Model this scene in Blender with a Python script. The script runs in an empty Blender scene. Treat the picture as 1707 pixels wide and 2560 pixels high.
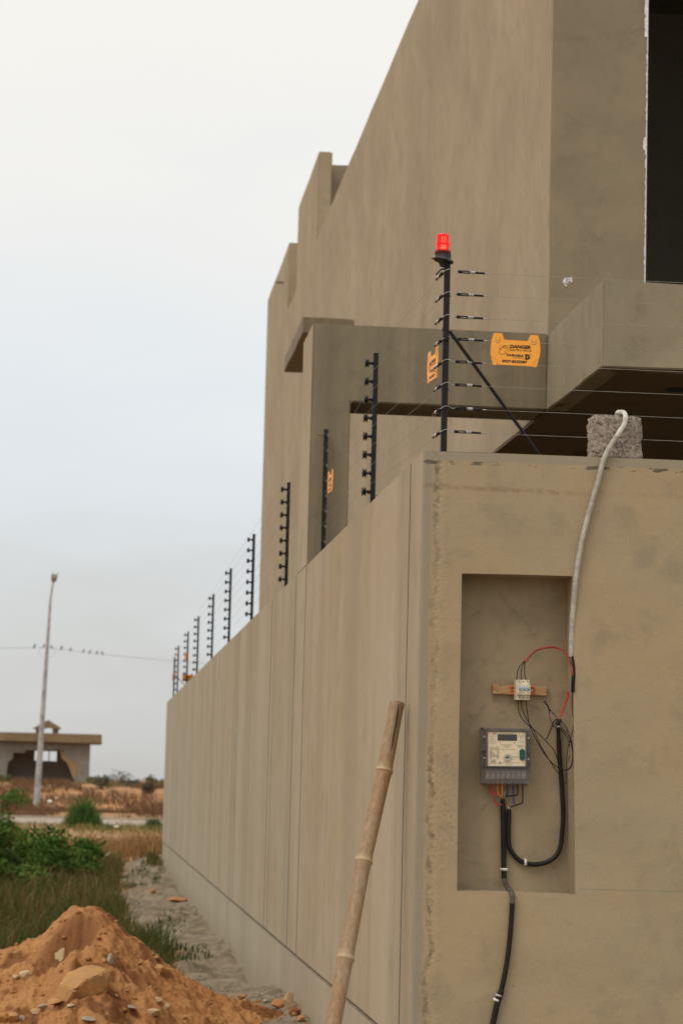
import bpy, bmesh, math, random
import numpy as np
from mathutils import Vector, Matrix
random.seed(7); rng = np.random.default_rng(11)
SC = bpy.context.scene; COL = SC.collection
R = math.radians

# ---------------------------------------------------------------- camera
# metres; Z up, Y runs along the long side wall, X along the front wall. Camera eye at 1.65 m.
EYE = Vector((0, 0, 1.65)); FPX = 6046.0
_Y = Vector((222-853.5, -(1948-1280), FPX)).normalized()
_Z = Vector((.025, 1, 0)); _Z = (_Z - _Y*_Z.dot(_Y))
_Z = _Y.cross(Vector((1, -.025, 0)))
if _Z.y < 0: _Z = -_Z
_Z.normalize(); _X = _Z.cross(_Y)
if _X.x < 0: _X = -_X
_X.normalize()
cd = bpy.data.cameras.new("camera"); cam = bpy.data.objects.new("camera", cd); COL.objects.link(cam)
rt = Vector((_X[0], _Y[0], _Z[0])); up = Vector((_X[1], _Y[1], _Z[1])); fw = Vector((_X[2], _Y[2], _Z[2]))
m = Matrix((rt, up, -fw)).transposed().to_4x4(); m.translation = EYE
cam.matrix_world = m
cd.sensor_fit = 'HORIZONTAL'; cd.sensor_width = 24; cd.lens = FPX/1707*24; cd.clip_end = 6000; cd.clip_start = .1
cd.dof.use_dof = True; cd.dof.focus_distance = 10.3; cd.dof.aperture_fstop = 6.3
SC.camera = cam

# ---------------------------------------------------------------- sky, sun, exposure
SUN_EL, SUN_AZ = R(52), R(-128)          # azimuth from +Y, clockwise seen from above
w = bpy.data.worlds.new("World"); SC.world = w; w.use_nodes = True
nt = w.node_tree; N = nt.nodes; L = nt.links; N.clear()
out = N.new('ShaderNodeOutputWorld')
sky = N.new('ShaderNodeTexSky'); sky.sky_type = 'NISHITA'; sky.sun_disc = False
sky.sun_elevation = SUN_EL; sky.sun_rotation = SUN_AZ; sky.dust_density = 3; sky.air_density = 1
bg1 = N.new('ShaderNodeBackground'); bg1.inputs[1].default_value = .10; L.new(sky.outputs[0], bg1.inputs[0])
tc = N.new('ShaderNodeTexCoord'); sep = N.new('ShaderNodeSeparateXYZ'); L.new(tc.outputs['Generated'], sep.inputs[0])
rmp = N.new('ShaderNodeValToRGB'); cr = rmp.color_ramp
cr.elements[0].position = 0; cr.elements[0].color = (.615, .605, .585, 1)
cr.elements[1].position = 1; cr.elements[1].color = (1.12, 1.10, 1.06, 1)
for p, c in ((.05, (.70, .71, .70)), (.10, (.79, .83, .855)), (.16, (.85, .89, .915)), (.21, (.92, .93, .92)), (.30, (1.0, .975, .92)), (.4, (1.02, .985, .925))):
    e = cr.elements.new(p); e.color = (*c, 1)
mp = N.new('ShaderNodeMapping'); mp.inputs['Scale'].default_value = (2.2, 2.2, 6); L.new(tc.outputs['Generated'], mp.inputs[0])
nz = N.new('ShaderNodeTexNoise'); nz.inputs['Scale'].default_value = 2.4; nz.inputs['Detail'].default_value = 5; nz.inputs['Roughness'].default_value = .5
L.new(mp.outputs[0], nz.inputs[0])
ad = N.new('ShaderNodeMath'); ad.operation = 'MULTIPLY_ADD'; L.new(nz.outputs[0], ad.inputs[0]); ad.inputs[1].default_value = .2; L.new(sep.outputs['Z'], ad.inputs[2])
sb = N.new('ShaderNodeMath'); sb.operation = 'SUBTRACT'; L.new(ad.outputs[0], sb.inputs[0]); sb.inputs[1].default_value = .095
L.new(sb.outputs[0], rmp.inputs[0])
bg2 = N.new('ShaderNodeBackground'); bg2.inputs[1].default_value = .97; L.new(rmp.outputs[0], bg2.inputs[0])
mx = N.new('ShaderNodeMixShader'); mx.inputs[0].default_value = .93
L.new(bg1.outputs[0], mx.inputs[1]); L.new(bg2.outputs[0], mx.inputs[2]); L.new(mx.outputs[0], out.inputs[0])
sd = bpy.data.lights.new("sun", 'SUN'); so = bpy.data.objects.new("sun", sd); COL.objects.link(so)
sd.energy = 1.25; sd.angle = R(26); sd.color = (1, .94, .84)
sdir = Vector((math.sin(SUN_AZ)*math.cos(SUN_EL), math.cos(SUN_AZ)*math.cos(SUN_EL), math.sin(SUN_EL)))
so.rotation_euler = sdir.to_track_quat('Z', 'Y').to_euler()
SC.view_settings.view_transform = 'Standard'; SC.view_settings.look = 'None'
SC.view_settings.exposure = 0; SC.view_settings.gamma = 1
try: SC.cycles.max_bounces = 8; SC.cycles.transparent_max_bounces = 8
except Exception: pass

# ---------------------------------------------------------------- measuring helpers: a sight line onto a real plane
def ray(px, py):
    c = (px-853.5, 1280-py, FPX)
    return Vector(_X)*0 + Vector((_X.dot(Vector(c)), _Y.dot(Vector(c)), _Z.dot(Vector(c))))
def PY(px, py, Y): d = ray(px, py); return EYE + d*(Y/d.y)
def PX(px, py, X): d = ray(px, py); return EYE + d*(X/d.x)
def crop(ox, oy, s): return lambda x, y: (ox+x*s, oy+y*s)
def dsp(x, y): return (x*1.0887, y*1.0887)

# ---------------------------------------------------------------- object helpers
class MB:
    def __init__(s): s.v = []; s.f = []
    def add(s, vs, fs):
        o = len(s.v); s.v += [tuple(v) for v in vs]; s.f += [tuple(i+o for i in f) for f in fs]; return s
    def box(s, x0, y0, z0, x1, y1, z1):
        return s.add([(x0,y0,z0),(x1,y0,z0),(x1,y1,z0),(x0,y1,z0),(x0,y0,z1),(x1,y0,z1),(x1,y1,z1),(x0,y1,z1)],
                     [(0,3,2,1),(4,5,6,7),(0,1,5,4),(1,2,6,5),(2,3,7,6),(3,0,4,7)])
    def prism(s, pts, off):
        """pts: closed outline (3D), off: extrusion vector"""
        n = len(pts); off = Vector(off); P = [Vector(p) for p in pts]
        return s.add(P + [p+off for p in P], [tuple(range(n)), tuple(range(2*n-1, n-1, -1))] + [(i, i+n, (i+1) % n+n, (i+1) % n) for i in range(n)])
    def tube(s, pts, r, n=10, cap=True):
        P = [Vector(p) for p in pts]; m_ = len(P)
        rr = r if hasattr(r, '__len__') else [r]*m_
        T = [(P[min(i+1, m_-1)]-P[max(i-1, 0)]).normalized() for i in range(m_)]
        a = Vector((0, 0, 1)) if abs(T[0].z) < .9 else Vector((1, 0, 0))
        u = (a - T[0]*a.dot(T[0])).normalized(); vs = []; 
        for i in range(m_):
            u = (u - T[i]*u.dot(T[i])).normalized(); v = T[i].cross(u)
            for k in range(n):
                t = 2*math.pi*k/n; vs.append(P[i] + (u*math.cos(t)+v*math.sin(t))*rr[i])
        fs = [(i*n+k, i*n+(k+1) % n, (i+1)*n+(k+1) % n, (i+1)*n+k) for i in range(m_-1) for k in range(n)]
        if cap: fs += [tuple(range(n-1, -1, -1)), tuple((m_-1)*n+k for k in range(n))]
        return s.add(vs, fs)
    def lathe(s, prof, o, ax=(0, 0, 1), n=24):
        """prof: (radius, height along ax)"""
        o = Vector(o); ax = Vector(ax).normalized()
        return s.tube([o+ax*(h+1e-6*i) for i, (r, h) in enumerate(prof)], [p[0] for p in prof], n) if len(set(p[1] for p in prof)) == len(prof) else s._lathe(prof, o, ax, n)
    def _lathe(s, prof, o, ax, n):
        a = Vector((0, 0, 1)) if abs(ax.z) < .9 else Vector((1, 0, 0))
        u = (a-ax*a.dot(ax)).normalized(); v = ax.cross(u); vs = []
        for r, h in prof:
            for k in range(n):
                t = 2*math.pi*k/n; vs.append(o+ax*h+(u*math.cos(t)+v*math.sin(t))*r)
        fs = [(i*n+k, i*n+(k+1) % n, (i+1)*n+(k+1) % n, (i+1)*n+k) for i in range(len(prof)-1) for k in range(n)]
        fs += [tuple(range(n-1, -1, -1)), tuple((len(prof)-1)*n+k for k in range(n))]
        return s.add(vs, fs)
    def make(s, name, mat, parent=None, smooth=False, bevel=0, seg=2, wob=0):
        me = bpy.data.meshes.new(name)
        off = Vector((0, 0, 0))
        p = parent
        while p is not None: off = off + p.location; p = p.parent
        me.from_pydata([(v[0]-off.x, v[1]-off.y, v[2]-off.z) for v in s.v], [], s.f)
        bm = bmesh.new(); bm.from_mesh(me); bmesh.ops.recalc_face_normals(bm, faces=bm.faces)
        if wob:
            for L0 in (6, 3, 1.5, .75, .4):
                es = [e for e in bm.edges if e.calc_length() > L0]
                if es: bmesh.ops.subdivide_edges(bm, edges=es, cuts=1)
        if bevel:
            es = [e for e in bm.edges if len(e.link_faces) == 2 and e.calc_face_angle(0) > .5]
            bmesh.ops.bevel(bm, geom=es, offset=bevel, segments=seg, affect='EDGES', clamp_overlap=True)
        if wob:
            a = np.array([tuple(v.co+off) for v in bm.verts]); 
            q = a[:, 0]*1.3+a[:, 1]*.9; r_ = a[:, 2]*1.1+a[:, 1]*.4
            d = np.stack([fbm(q*2.2+k*31, r_*2.2, 3, 50+k, .6) for k in range(3)], -1)*wob*2
            for v, dv in zip(bm.verts, d): v.co += Vector(dv)
            bmesh.ops.triangulate(bm, faces=[f for f in bm.faces if len(f.verts) > 4])
        bm.to_mesh(me); bm.free()
        me.materials.append(mat)
        if smooth:
            me.shade_smooth()
            try: me.set_sharp_from_angle(angle=R(40))
            except Exception: pass
        o = bpy.data.objects.new(name, me); COL.objects.link(o); o.parent = parent
        return o
def tag(o, label, cat=None, group=None, kind=None):
    if label: o['label'] = label
    if cat: o['category'] = cat
    if group: o['group'] = group
    if kind: o['kind'] = kind
    return o
def thing(name, loc, label, cat, group=None):
    o = bpy.data.objects.new(name, None); COL.objects.link(o); o.location = loc; o.empty_display_size = .1
    return tag(o, label, cat, group)
def copy_tree(o, parent=None):
    c = o.copy(); COL.objects.link(c); c.parent = parent
    for ch in [x for x in o.children]: copy_tree(ch, c)
    return c
def spline(pts, n=8):
    P = [Vector(p) for p in pts]; o = []
    for i in range(len(P)-1):
        a = P[max(i-1, 0)]; b = P[i]; c = P[i+1]; d = P[min(i+2, len(P)-1)]
        for k in range(n):
            t = k/n; o.append(.5*((2*b)+(c-a)*t+(2*a-5*b+4*c-d)*t*t+(3*b-a-3*c+d)*t**3))
    return o+[P[-1]]

# ---------------------------------------------------------------- numpy value noise
def _h(ix, iy, s):
    n = (ix.astype(np.int64)*374761393 + iy.astype(np.int64)*668265263 + s*1442695) & 0xffffffff
    n = ((n ^ (n >> 13))*1274126177) & 0xffffffff
    return ((n ^ (n >> 16)) & 0xffff)/65535.
def vn(x, y, s=0):
    x = np.asarray(x, float); y = np.asarray(y, float)
    ix = np.floor(x); iy = np.floor(y); fx = x-ix; fy = y-iy; fx = fx*fx*(3-2*fx); fy = fy*fy*(3-2*fy)
    a = _h(ix, iy, s); b = _h(ix+1, iy, s); c = _h(ix, iy+1, s); d = _h(ix+1, iy+1, s)
    return (a*(1-fx)+b*fx)*(1-fy)+(c*(1-fx)+d*fx)*fy - .5
def fbm(x, y, o=4, s=0, g=.5):
    t = 0; a = 1
    for i in range(o): t = t+a*vn(x*2**i, y*2**i, s+i*17); a *= g
    return t
def sst(x, a, b):
    t = np.clip((x-a)/(b-a), 0, 1); return t*t*(3-2*t)

# ---------------------------------------------------------------- materials
def newmat(name):
    m = bpy.data.materials.new(name); m.use_nodes = True; t = m.node_tree
    return m, t, t.nodes['Principled BSDF']
class G:
    """tiny node graph writer"""
    def __init__(s, t): s.t = t
    def n(s, typ, **kw):
        x = s.t.nodes.new(typ)
        for k, v in kw.items(): setattr(x, k, v)
        return x
    def link(s, a, b): s.t.links.new(a, b)
    def val(s, inp, v):
        if hasattr(v, 'is_output') or hasattr(v, 'links'): s.link(v, inp)
        else: inp.default_value = v
    def math(s, op, a, b=0., c=None, clamp=False):
        x = s.n('ShaderNodeMath', operation=op); x.use_clamp = clamp; s.val(x.inputs[0], a); s.val(x.inputs[1], b)
        if c is not None: s.val(x.inputs[2], c)
        return x.outputs[0]
    def noise(s, vec, scale, det=4, rough=.55, mul=None, dist=0):
        if mul is not None:
            mp = s.n('ShaderNodeMapping'); s.link(vec, mp.inputs[0]); mp.inputs['Scale'].default_value = mul; vec = mp.outputs[0]
        x = s.n('ShaderNodeTexNoise'); s.link(vec, x.inputs['Vector']); x.inputs['Scale'].default_value = scale
        x.inputs['Detail'].default_value = det; x.inputs['Roughness'].default_value = rough; x.inputs['Distortion'].default_value = dist
        return x.outputs['Fac']
    def ramp(s, f, a, b, lo=0., hi=1.):
        x = s.n('ShaderNodeMapRange'); x.interpolation_type = 'SMOOTHSTEP'; s.val(x.inputs[0], f)
        x.inputs[1].default_value = a; x.inputs[2].default_value = b; x.inputs[3].default_value = lo; x.inputs[4].default_value = hi
        return x.outputs[0]
    def mix(s, f, a, b, mode='MIX'):
        x = s.n('ShaderNodeMix', data_type='RGBA', blend_type=mode); s.val(x.inputs[0], f)
        for i, c in ((6, a), (7, b)):
            if hasattr(c, 'links'): s.link(c, x.inputs[i])
            else: x.inputs[i].default_value = (*c, 1)
        return x.outputs[2]
    def bump(s, h, strength, dist=.01, prev=None):
        x = s.n('ShaderNodeBump'); s.val(x.inputs['Height'], h); x.inputs['Strength'].default_value = strength; x.inputs['Distance'].default_value = dist
        if prev is not None: s.link(prev, x.inputs['Normal'])
        return x.outputs[0]

def plaster(name, ca, cb, cc, streak=(14, 14, .55), streak_amt=.25, grain=.5, extra=None, rough=.93, smudge=.35, sc=1., con=.14):
    """trowelled cement plaster: broad patches, brushed streaks, grain, small dark specks"""
    m, t, b = newmat(name); g = G(t)
    geo = g.n('ShaderNodeNewGeometry'); P = geo.outputs['Position']
    big = g.noise(P, .8*sc, 5, .6); mid = g.noise(P, 4.2*sc, 6, .62, dist=.4)
    c = g.mix(g.ramp(big, .5-con, .5+con), ca, cb)
    c = g.mix(g.math('MULTIPLY', g.ramp(mid, .5, .72), .75), c, cc)
    st = g.noise(P, 1, 5, .62, mul=streak)
    c = g.mix(g.ramp(st, .3, .72, streak_amt, 0.), c, tuple(x*.62 for x in ca))
    st2 = g.noise(P, 1, 3, .5, mul=tuple(x*.37+.1 for x in streak))
    c = g.mix(g.ramp(st2, .52, .8, 0., streak_amt*.9), c, tuple(min(1, x*1.22+.02) for x in cb))
    sm = g.noise(P, 2.1*sc, 7, .7, dist=1.1)
    c = g.mix(g.ramp(sm, .54, .72, 0., smudge), c, tuple(x*.5 for x in cc))
    gr = g.noise(P, 130, 3, .75)
    c = g.mix(g.math('MULTIPLY', g.ramp(gr, .3, .7), grain*.5), tuple(0 for _ in ca) and c or c, c)
    hs = g.n('ShaderNodeHueSaturation'); g.link(c, hs.inputs['Color'])
    g.link(g.math('MULTIPLY_ADD', gr, grain*.55, 1-grain*.275), hs.inputs['Value']); c = hs.outputs[0]
    v = g.n('ShaderNodeTexVoronoi'); g.link(P, v.inputs['Vector']); v.inputs['Scale'].default_value = 16
    sp = g.math('MULTIPLY', g.ramp(v.outputs['Distance'], .03, .085, 1., 0.), g.ramp(g.noise(P, 3, 2), .5, .62))
    c = g.mix(g.math('MULTIPLY', sp, .6), c, tuple(x*.4 for x in cc))
    h = g.math('ADD', g.math('MULTIPLY', gr, .35), g.math('ADD', g.math('MULTIPLY', mid, 1.6), g.math('MULTIPLY', st, .5)))
    h2 = None
    if extra: c, h = extra(g, P, c, h)
    nr = g.bump(h, .35, .006)
    g.link(c, b.inputs['Base Color']); b.inputs['Roughness'].default_value = rough; b.inputs['Specular IOR Level'].default_value = .25
    g.link(nr, b.inputs['Normal'])
    return m

X0, Y0 = 1.3496, 10.0       # outer faces of the long side wall and of the front wall
ZT = 3.06
def front_extra(g, P, c, h):
    s = g.n('ShaderNodeSeparateXYZ'); g.link(P, s.inputs[0]); X, Z = s.outputs['X'], s.outputs['Z']
    n1 = g.noise(P, 5.5, 5, .7); n2 = g.noise(P, 28, 4, .7); n4 = g.noise(P, 1.7, 3, .6)
    xr = g.math('SUBTRACT', X, X0)
    xw = g.math('ADD', xr, g.math('MULTIPLY', g.math('SUBTRACT', n1, .5), -.05))
    # fresh grey arris along the corner
    c = g.mix(g.ramp(xw, .030, .042, .8, 0.), c, (.30, .262, .195))
    # ragged crack and rust-brown run beside the arris
    xc = g.math('ADD', xr, g.math('MULTIPLY', g.math('SUBTRACT', n1, .5), -.12))
    band = g.math('MULTIPLY', g.ramp(xc, .042, .056), g.ramp(xc, .060, .085, 1., 0.))
    c = g.mix(g.math('MULTIPLY', g.math('MULTIPLY', band, g.ramp(n2, .4, .65)), g.ramp(n4, .36, .6, .3, .85)), c, (.15, .125, .08))
    crest = g.math('MULTIPLY', g.ramp(xc, .065, .08), g.ramp(xc, .085, .125, 1., 0.))
    c = g.mix(g.math('MULTIPLY', crest, .3), c, (.45, .335, .2))
    # coarse pitted patch left of the recess
    patch = g.math('MULTIPLY', g.math('MULTIPLY', g.ramp(xr, .06, .1), g.ramp(xr, .15, .2, 1., 0.)), g.math('MULTIPLY', g.ramp(Z, 1.25, 1.5), g.ramp(Z, 1.75, 2.0, 1., 0.)))
    pp = g.math('MULTIPLY', patch, g.ramp(g.noise(P, 75, 4, .8), .50, .75))
    c = g.mix(g.math('MULTIPLY', pp, .6), c, (.16, .13, .09))
    # coping strip and the row of scoops under it
    c = g.mix(g.ramp(g.math('ADD', Z, g.math('MULTIPLY', n1, .012)), ZT-.036, ZT-.026, 0., .75), c, (.31, .27, .2))
    zz = g.math('SUBTRACT', Z, g.math('MULTIPLY_ADD', g.math('SUBTRACT', g.noise(P, 6, 2), .5), .03, ZT-.048))
    pn = g.noise(P, 1, 3, .6, mul=(11, 1, 26))
    lam = g.math('MULTIPLY', g.ramp(g.math('ABSOLUTE', zz), .003, .013, 1., 0.), g.ramp(pn, .52, .6))
    fade = g.ramp(n4, .34, .5)
    lam = g.math('MULTIPLY', lam, fade)
    c = g.mix(g.math('MULTIPLY', lam, .85), c, (.085, .078, .055))
    # a second, smeared brownish trowel line
    z2 = g.math('SUBTRACT', Z, g.math('MULTIPLY_ADD', g.math('SUBTRACT', n4, .5), .07, ZT-.155))
    l2 = g.math('MULTIPLY', g.math('MULTIPLY', g.ramp(g.math('ABSOLUTE', z2), .002, .016, 1., 0.), g.ramp(n2, .35, .6)), g.ramp(X, 1.9, 2.15, 1., .25))
    c = g.mix(g.math('MULTIPLY', l2, .4), c, (.21, .115, .062))
    # faint green chalk snap line right of the recess
    z3 = g.math('SUBTRACT', Z, g.math('MULTIPLY_ADD', X, -.004, 1.2535))
    l3 = g.math('MULTIPLY', g.math('MULTIPLY', g.ramp(g.math('ABSOLUTE', z3), .0008, .0028, 1., 0.), g.ramp(X, 2.03, 2.06)), g.ramp(n2, .3, .5))
    c = g.mix(g.math('MULTIPLY', l3, .6), c, (.10, .22, .16))
    h = g.math('ADD', h, g.math('MULTIPLY', g.math('ADD', lam, g.math('MULTIPLY', band, .3)), -2.))
    h = g.math('ADD', h, g.math('ADD', g.math('MULTIPLY', crest, 1.2), g.math('MULTIPLY', pp, -1.5)))
    return c, h
def side_extra(g, P, c, h):
    s = g.n('ShaderNodeSeparateXYZ'); g.link(P, s.inputs[0]); Z, Y_ = s.outputs['Z'], s.outputs['Y']
    b1 = g.noise(P, 1, 2, .5, mul=(.02, .75, .03)); b2 = g.noise(P, 1, 3, .6, mul=(.02, 2.3, .06)); n = g.noise(P, 3.5, 5, .65)
    c = g.mix(g.ramp(b1, .52, .62, 0., .38), c, (.30, .25, .175)); c = g.mix(g.ramp(b1, .40, .48, .40, 0.), c, (.47, .40, .295))
    c = g.mix(g.ramp(b2, .56, .66, 0., .3), c, (.27, .225, .155))
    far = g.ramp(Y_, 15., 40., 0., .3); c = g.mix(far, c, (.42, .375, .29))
    pl = g.ramp(Z, .55, .56, .3, 0.); c = g.mix(pl, c, (.40, .36, .28))
    mud = g.ramp(g.math('ADD', Z, g.math('MULTIPLY', g.math('SUBTRACT', n, .5), -.35)), .08, .40, .6, 0.)
    c = g.mix(mud, c, (.30, .245, .165)); return c, h
def smear_extra(g, P, c, h):
    mp = g.n('ShaderNodeMapping'); g.link(P, mp.inputs[0]); mp.inputs['Rotation'].default_value = (R(-38), 0, 0)
    n = g.noise(mp.outputs[0], 1, 5, .65, mul=(1, .55, 2.6)); n2 = g.noise(mp.outputs[0], 1, 4, .6, mul=(1, .3, 1.1))
    c = g.mix(g.ramp(n, .54, .72, 0., .45), c, (.46, .385, .27)); c = g.mix(g.ramp(n2, .3, .46, .4, 0.), c, (.28, .225, .145)); return c, h
M = {}
M['front'] = plaster('cement plaster warm', (.425, .318, .19), (.385, .308, .198), (.315, .26, .17), streak=(2.2, 2.2, 6), streak_amt=.2, grain=.5, extra=front_extra, smudge=.15, sc=1.5, con=.12)
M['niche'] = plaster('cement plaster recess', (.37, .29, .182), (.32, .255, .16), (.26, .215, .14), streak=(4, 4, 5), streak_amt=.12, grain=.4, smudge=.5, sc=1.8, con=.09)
M['side'] = plaster('cement plaster brushed', (.41, .325, .208), (.435, .36, .25), (.35, .285, .19), streak=(4, 4, .22), streak_amt=.18, grain=.35, smudge=.2, con=.09, extra=side_extra)
M['house'] = plaster('cement plaster house side', (.36, .288, .188), (.415, .332, .222), (.32, .255, .165), extra=smear_extra, streak=(1.2, 1.2, .45), streak_amt=.15, grain=.25, smudge=.2)
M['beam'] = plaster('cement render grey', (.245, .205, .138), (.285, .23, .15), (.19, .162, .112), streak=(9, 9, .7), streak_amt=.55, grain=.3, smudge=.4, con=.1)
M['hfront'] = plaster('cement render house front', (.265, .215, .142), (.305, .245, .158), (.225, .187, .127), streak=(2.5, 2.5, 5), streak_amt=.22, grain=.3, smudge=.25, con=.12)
M['balc'] = plaster('cement render balcony', (.34, .275, .182), (.29, .245, .17), (.25, .21, .14), streak=(3, 3, 3), streak_amt=.25, grain=.3, smudge=.4)
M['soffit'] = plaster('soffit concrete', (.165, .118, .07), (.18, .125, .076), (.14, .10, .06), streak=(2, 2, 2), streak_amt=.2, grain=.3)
M['inside'] = plaster('room plaster', (.26, .24, .19), (.28, .25, .2), (.22, .2, .16), streak=(2, 2, 2), streak_amt=.2, grain=.3)
M['groove'] = plaster('groove shade', (.10, .082, .055), (.085, .07, .047), (.07, .058, .04), grain=.3)  # dark tone imitates shade inside the wall joints

def simple(name, col, rough=.5, metal=0, spec=.5, nscale=0, namt=.25, bump=0, bscale=60, bdist=.002):
    m, t, b = newmat(name); g = G(t)
    b.inputs['Base Color'].default_value = (*col, 1); b.inputs['Roughness'].default_value = rough
    b.inputs['Metallic'].default_value = metal; b.inputs['Specular IOR Level'].default_value = spec
    geo = g.n('ShaderNodeNewGeometry'); P = geo.outputs['Position']
    f = g.noise(P, nscale or 40, 4, .6)
    g.link(g.mix(g.ramp(f, .3, .7), tuple(x*(1-namt) for x in col), tuple(min(1, x*(1+namt)) for x in col)), b.inputs['Base Color'])
    if bump:
        g.link(g.bump(g.noise(P, bscale, 4, .6), bump, bdist), b.inputs['Normal'])
    return m
M['blackpaint'] = simple('black painted steel', (.007, .007, .0085), .55, nscale=60, spec=.3)
M['blackplastic'] = simple('black plastic', (.008, .008, .009), .5, spec=.3)
M['tape'] = simple('black tape', (.012, .011, .012), .5, bump=.6, bscale=90, bdist=.004)
M['steel'] = simple('zinc steel', (.52, .50, .46), .35, 1)
M['wire'] = simple('aluminium wire', (.42, .40, .36), .4, .85)
M['orange'] = simple('orange plastic', (1.0, .41, .04), .5, namt=.04)
M['orangedark'] = simple('orange plastic recess', (.62, .11, .01), .5)
M['ink'] = simple('printed dark ink', (.055, .022, .006), .6)
M['inkblack'] = simple('printed black ink', (.012, .012, .014), .6)
M['cable'] = simple('black cable sheath', (.009, .009, .009), .5, nscale=25, namt=.4, spec=.3)
M['cabledust'] = simple('dusty grey conduit', (.075, .065, .052), .65, nscale=30, namt=.5)
M['redsleeve'] = simple('red sleeve', (.30, .035, .02), .45, nscale=60, namt=.3)
M['redwire'] = simple('red wire', (.50, .02, .012), .4)
M['bluewire'] = simple('blue wire', (.008, .03, .19), .4)
M['orangewire'] = simple('orange wire', (.75, .21, .02), .4)
M['clip'] = simple('white clip', (.72, .68, .62), .5)
M['hose'] = simple('white corrugated hose', (.58, .545, .48), .6, nscale=22, namt=.16)
M['breaker'] = simple('cream breaker plastic', (.62, .56, .42), .45)
M['breakergrey'] = simple('breaker window', (.17, .20, .23), .35)
M['dark'] = simple('dark hole', (.01, .009, .008), .8)
M['bracket'] = simple('orange bracket', (.75, .12, .02), .5)
M['faceplate'] = simple('meter faceplate', (.74, .62, .43), .45, namt=.03)
M['lcd'] = simple('meter display', (.045, .052, .05), .25)
M['green'] = simple('green button', (.004, .085, .075), .35)
M['greyplastic'] = simple('grey plastic', (.46, .43, .38), .4)
M['print'] = simple('small print', (.26, .22, .16), .6)
M['reddot'] = simple('red print', (.75, .03, .02), .5)
M['terminal'] = simple('terminal brass grey', (.10, .085, .07), .35, .3)
M['meterback'] = simple('meter body', (.25, .222, .205), .4)
M['white'] = simple('white paint splash', (.72, .71, .70), .7)
M['pole'] = simple('galvanised pole', (.36, .35, .34), .5, .2, nscale=3)
M['bird'] = simple('dark feathers', (.05, .045, .045), .8)
M['ruinroof'] = plaster('ruin roof slab', (.22, .165, .09), (.24, .18, .10), (.17, .125, .07), streak=(1.5, 1.5, .4), streak_amt=.4, grain=.2)
M['ruinwall'] = plaster('ruin block wall', (.25, .235, .20), (.22, .205, .175), (.17, .155, .13), streak=(1, 1, .6), streak_amt=.35, grain=.2)
M['ruinin'] = plaster('ruin inner wall', (.46, .38, .29), (.50, .44, .37), (.36, .29, .20), streak=(1, 1, .6), streak_amt=.35, grain=.2)
M['ruinedge'] = plaster('ruin broken edge', (.33, .23, .11), (.30, .20, .10), (.22, .15, .08), streak=(1, 1, 1), grain=.3)

def clear_mat():
    m, t, b = newmat('clear grey cover'); g = G(t)
    b.inputs['Base Color'].default_value = (.42, .38, .36, 1); b.inputs['Roughness'].default_value = .18
    tr = g.n('ShaderNodeBsdfTransparent'); tr.inputs[0].default_value = (.86, .83, .82, 1)
    mxx = g.n('ShaderNodeMixShader'); lw = g.n('ShaderNodeLayerWeight'); lw.inputs[0].default_value = .35
    g.link(g.ramp(lw.outputs['Facing'], 0, 1, .16, .75), mxx.inputs[0]); g.link(tr.outputs[0], mxx.inputs[1]); g.link(b.outputs[0], mxx.inputs[2])
    g.link(mxx.outputs[0], t.nodes['Material Output'].inputs[0]); return m
M['clear'] = clear_mat()
def lens_mat():
    m, t, b = newmat('red beacon lens'); g = G(t)
    b.inputs['Base Color'].default_value = (.8, .004, .004, 1); b.inputs['Roughness'].default_value = .15
    b.inputs['Emission Color'].default_value = (1, .012, .012, 1); b.inputs['Emission Strength'].default_value = .34
    tr = g.n('ShaderNodeBsdfTransparent'); tr.inputs[0].default_value = (1, .10, .06, 1)
    mxx = g.n('ShaderNodeMixShader'); mxx.inputs[0].default_value = .55
    g.link(tr.outputs[0], mxx.inputs[1]); g.link(b.outputs[0], mxx.inputs[2]); g.link(mxx.outputs[0], t.nodes['Material Output'].inputs[0]); return m
M['lens'] = lens_mat()
def emis(name, col, s):
    m, t, b = newmat(name); b.inputs['Base Color'].default_value = (*col, 1)
    b.inputs['Emission Color'].default_value = (*col, 1); b.inputs['Emission Strength'].default_value = s; return m
M['led'] = emis('beacon led strips', (1, .33, .2), 16)
M['redcollar'] = simple('dark red collar', (.16, .006, .006), .3)

def wood_mat():
    m, t, b = newmat('rough timber'); g = G(t); geo = g.n('ShaderNodeNewGeometry'); P = geo.outputs['Position']
    n = g.noise(P, 1, 5, .6, mul=(14, 30, 90)); k = g.noise(P, 45, 3, .6)
    c = g.mix(g.ramp(n, .3, .7), (.34, .185, .085), (.50, .30, .15)); c = g.mix(g.ramp(k, .62, .68, 0, .8), c, (.07, .03, .012))
    g.link(c, b.inputs['Base Color']); b.inputs['Roughness'].default_value = .8; g.link(g.bump(n, .4, .003), b.inputs['Normal']); return m
M['wood'] = wood_mat()
def bamboo_mat():
    m, t, b = newmat('dry bamboo'); g = G(t); tcn = g.n('ShaderNodeTexCoord'); P = tcn.outputs['Object']
    n = g.noise(P, 1, 5, .65, mul=(90, 90, 3)); k = g.noise(P, 3.2, 4, .6); k2 = g.noise(P, 11, 3, .6, mul=(1, 1, .6))
    c = g.mix(g.ramp(k, .38, .62), (.37, .225, .105), (.385, .265, .15)); c = g.mix(g.ramp(n, .3, .75, .65, 0.), c, (.17, .085, .036))
    c = g.mix(g.ramp(k2, .55, .7, 0., .45), c, (.27, .165, .095))
    at = g.n('ShaderNodeAttribute'); at.attribute_name = 'node'
    c = g.mix(g.math('MULTIPLY', at.outputs['Fac'], .6), c, (.52, .38, .22))
    g.link(c, b.inputs['Base Color']); b.inputs['Roughness'].default_value = .55; g.link(g.bump(n, .3, .002), b.inputs['Normal']); return m
M['bamboo'] = bamboo_mat()
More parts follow.
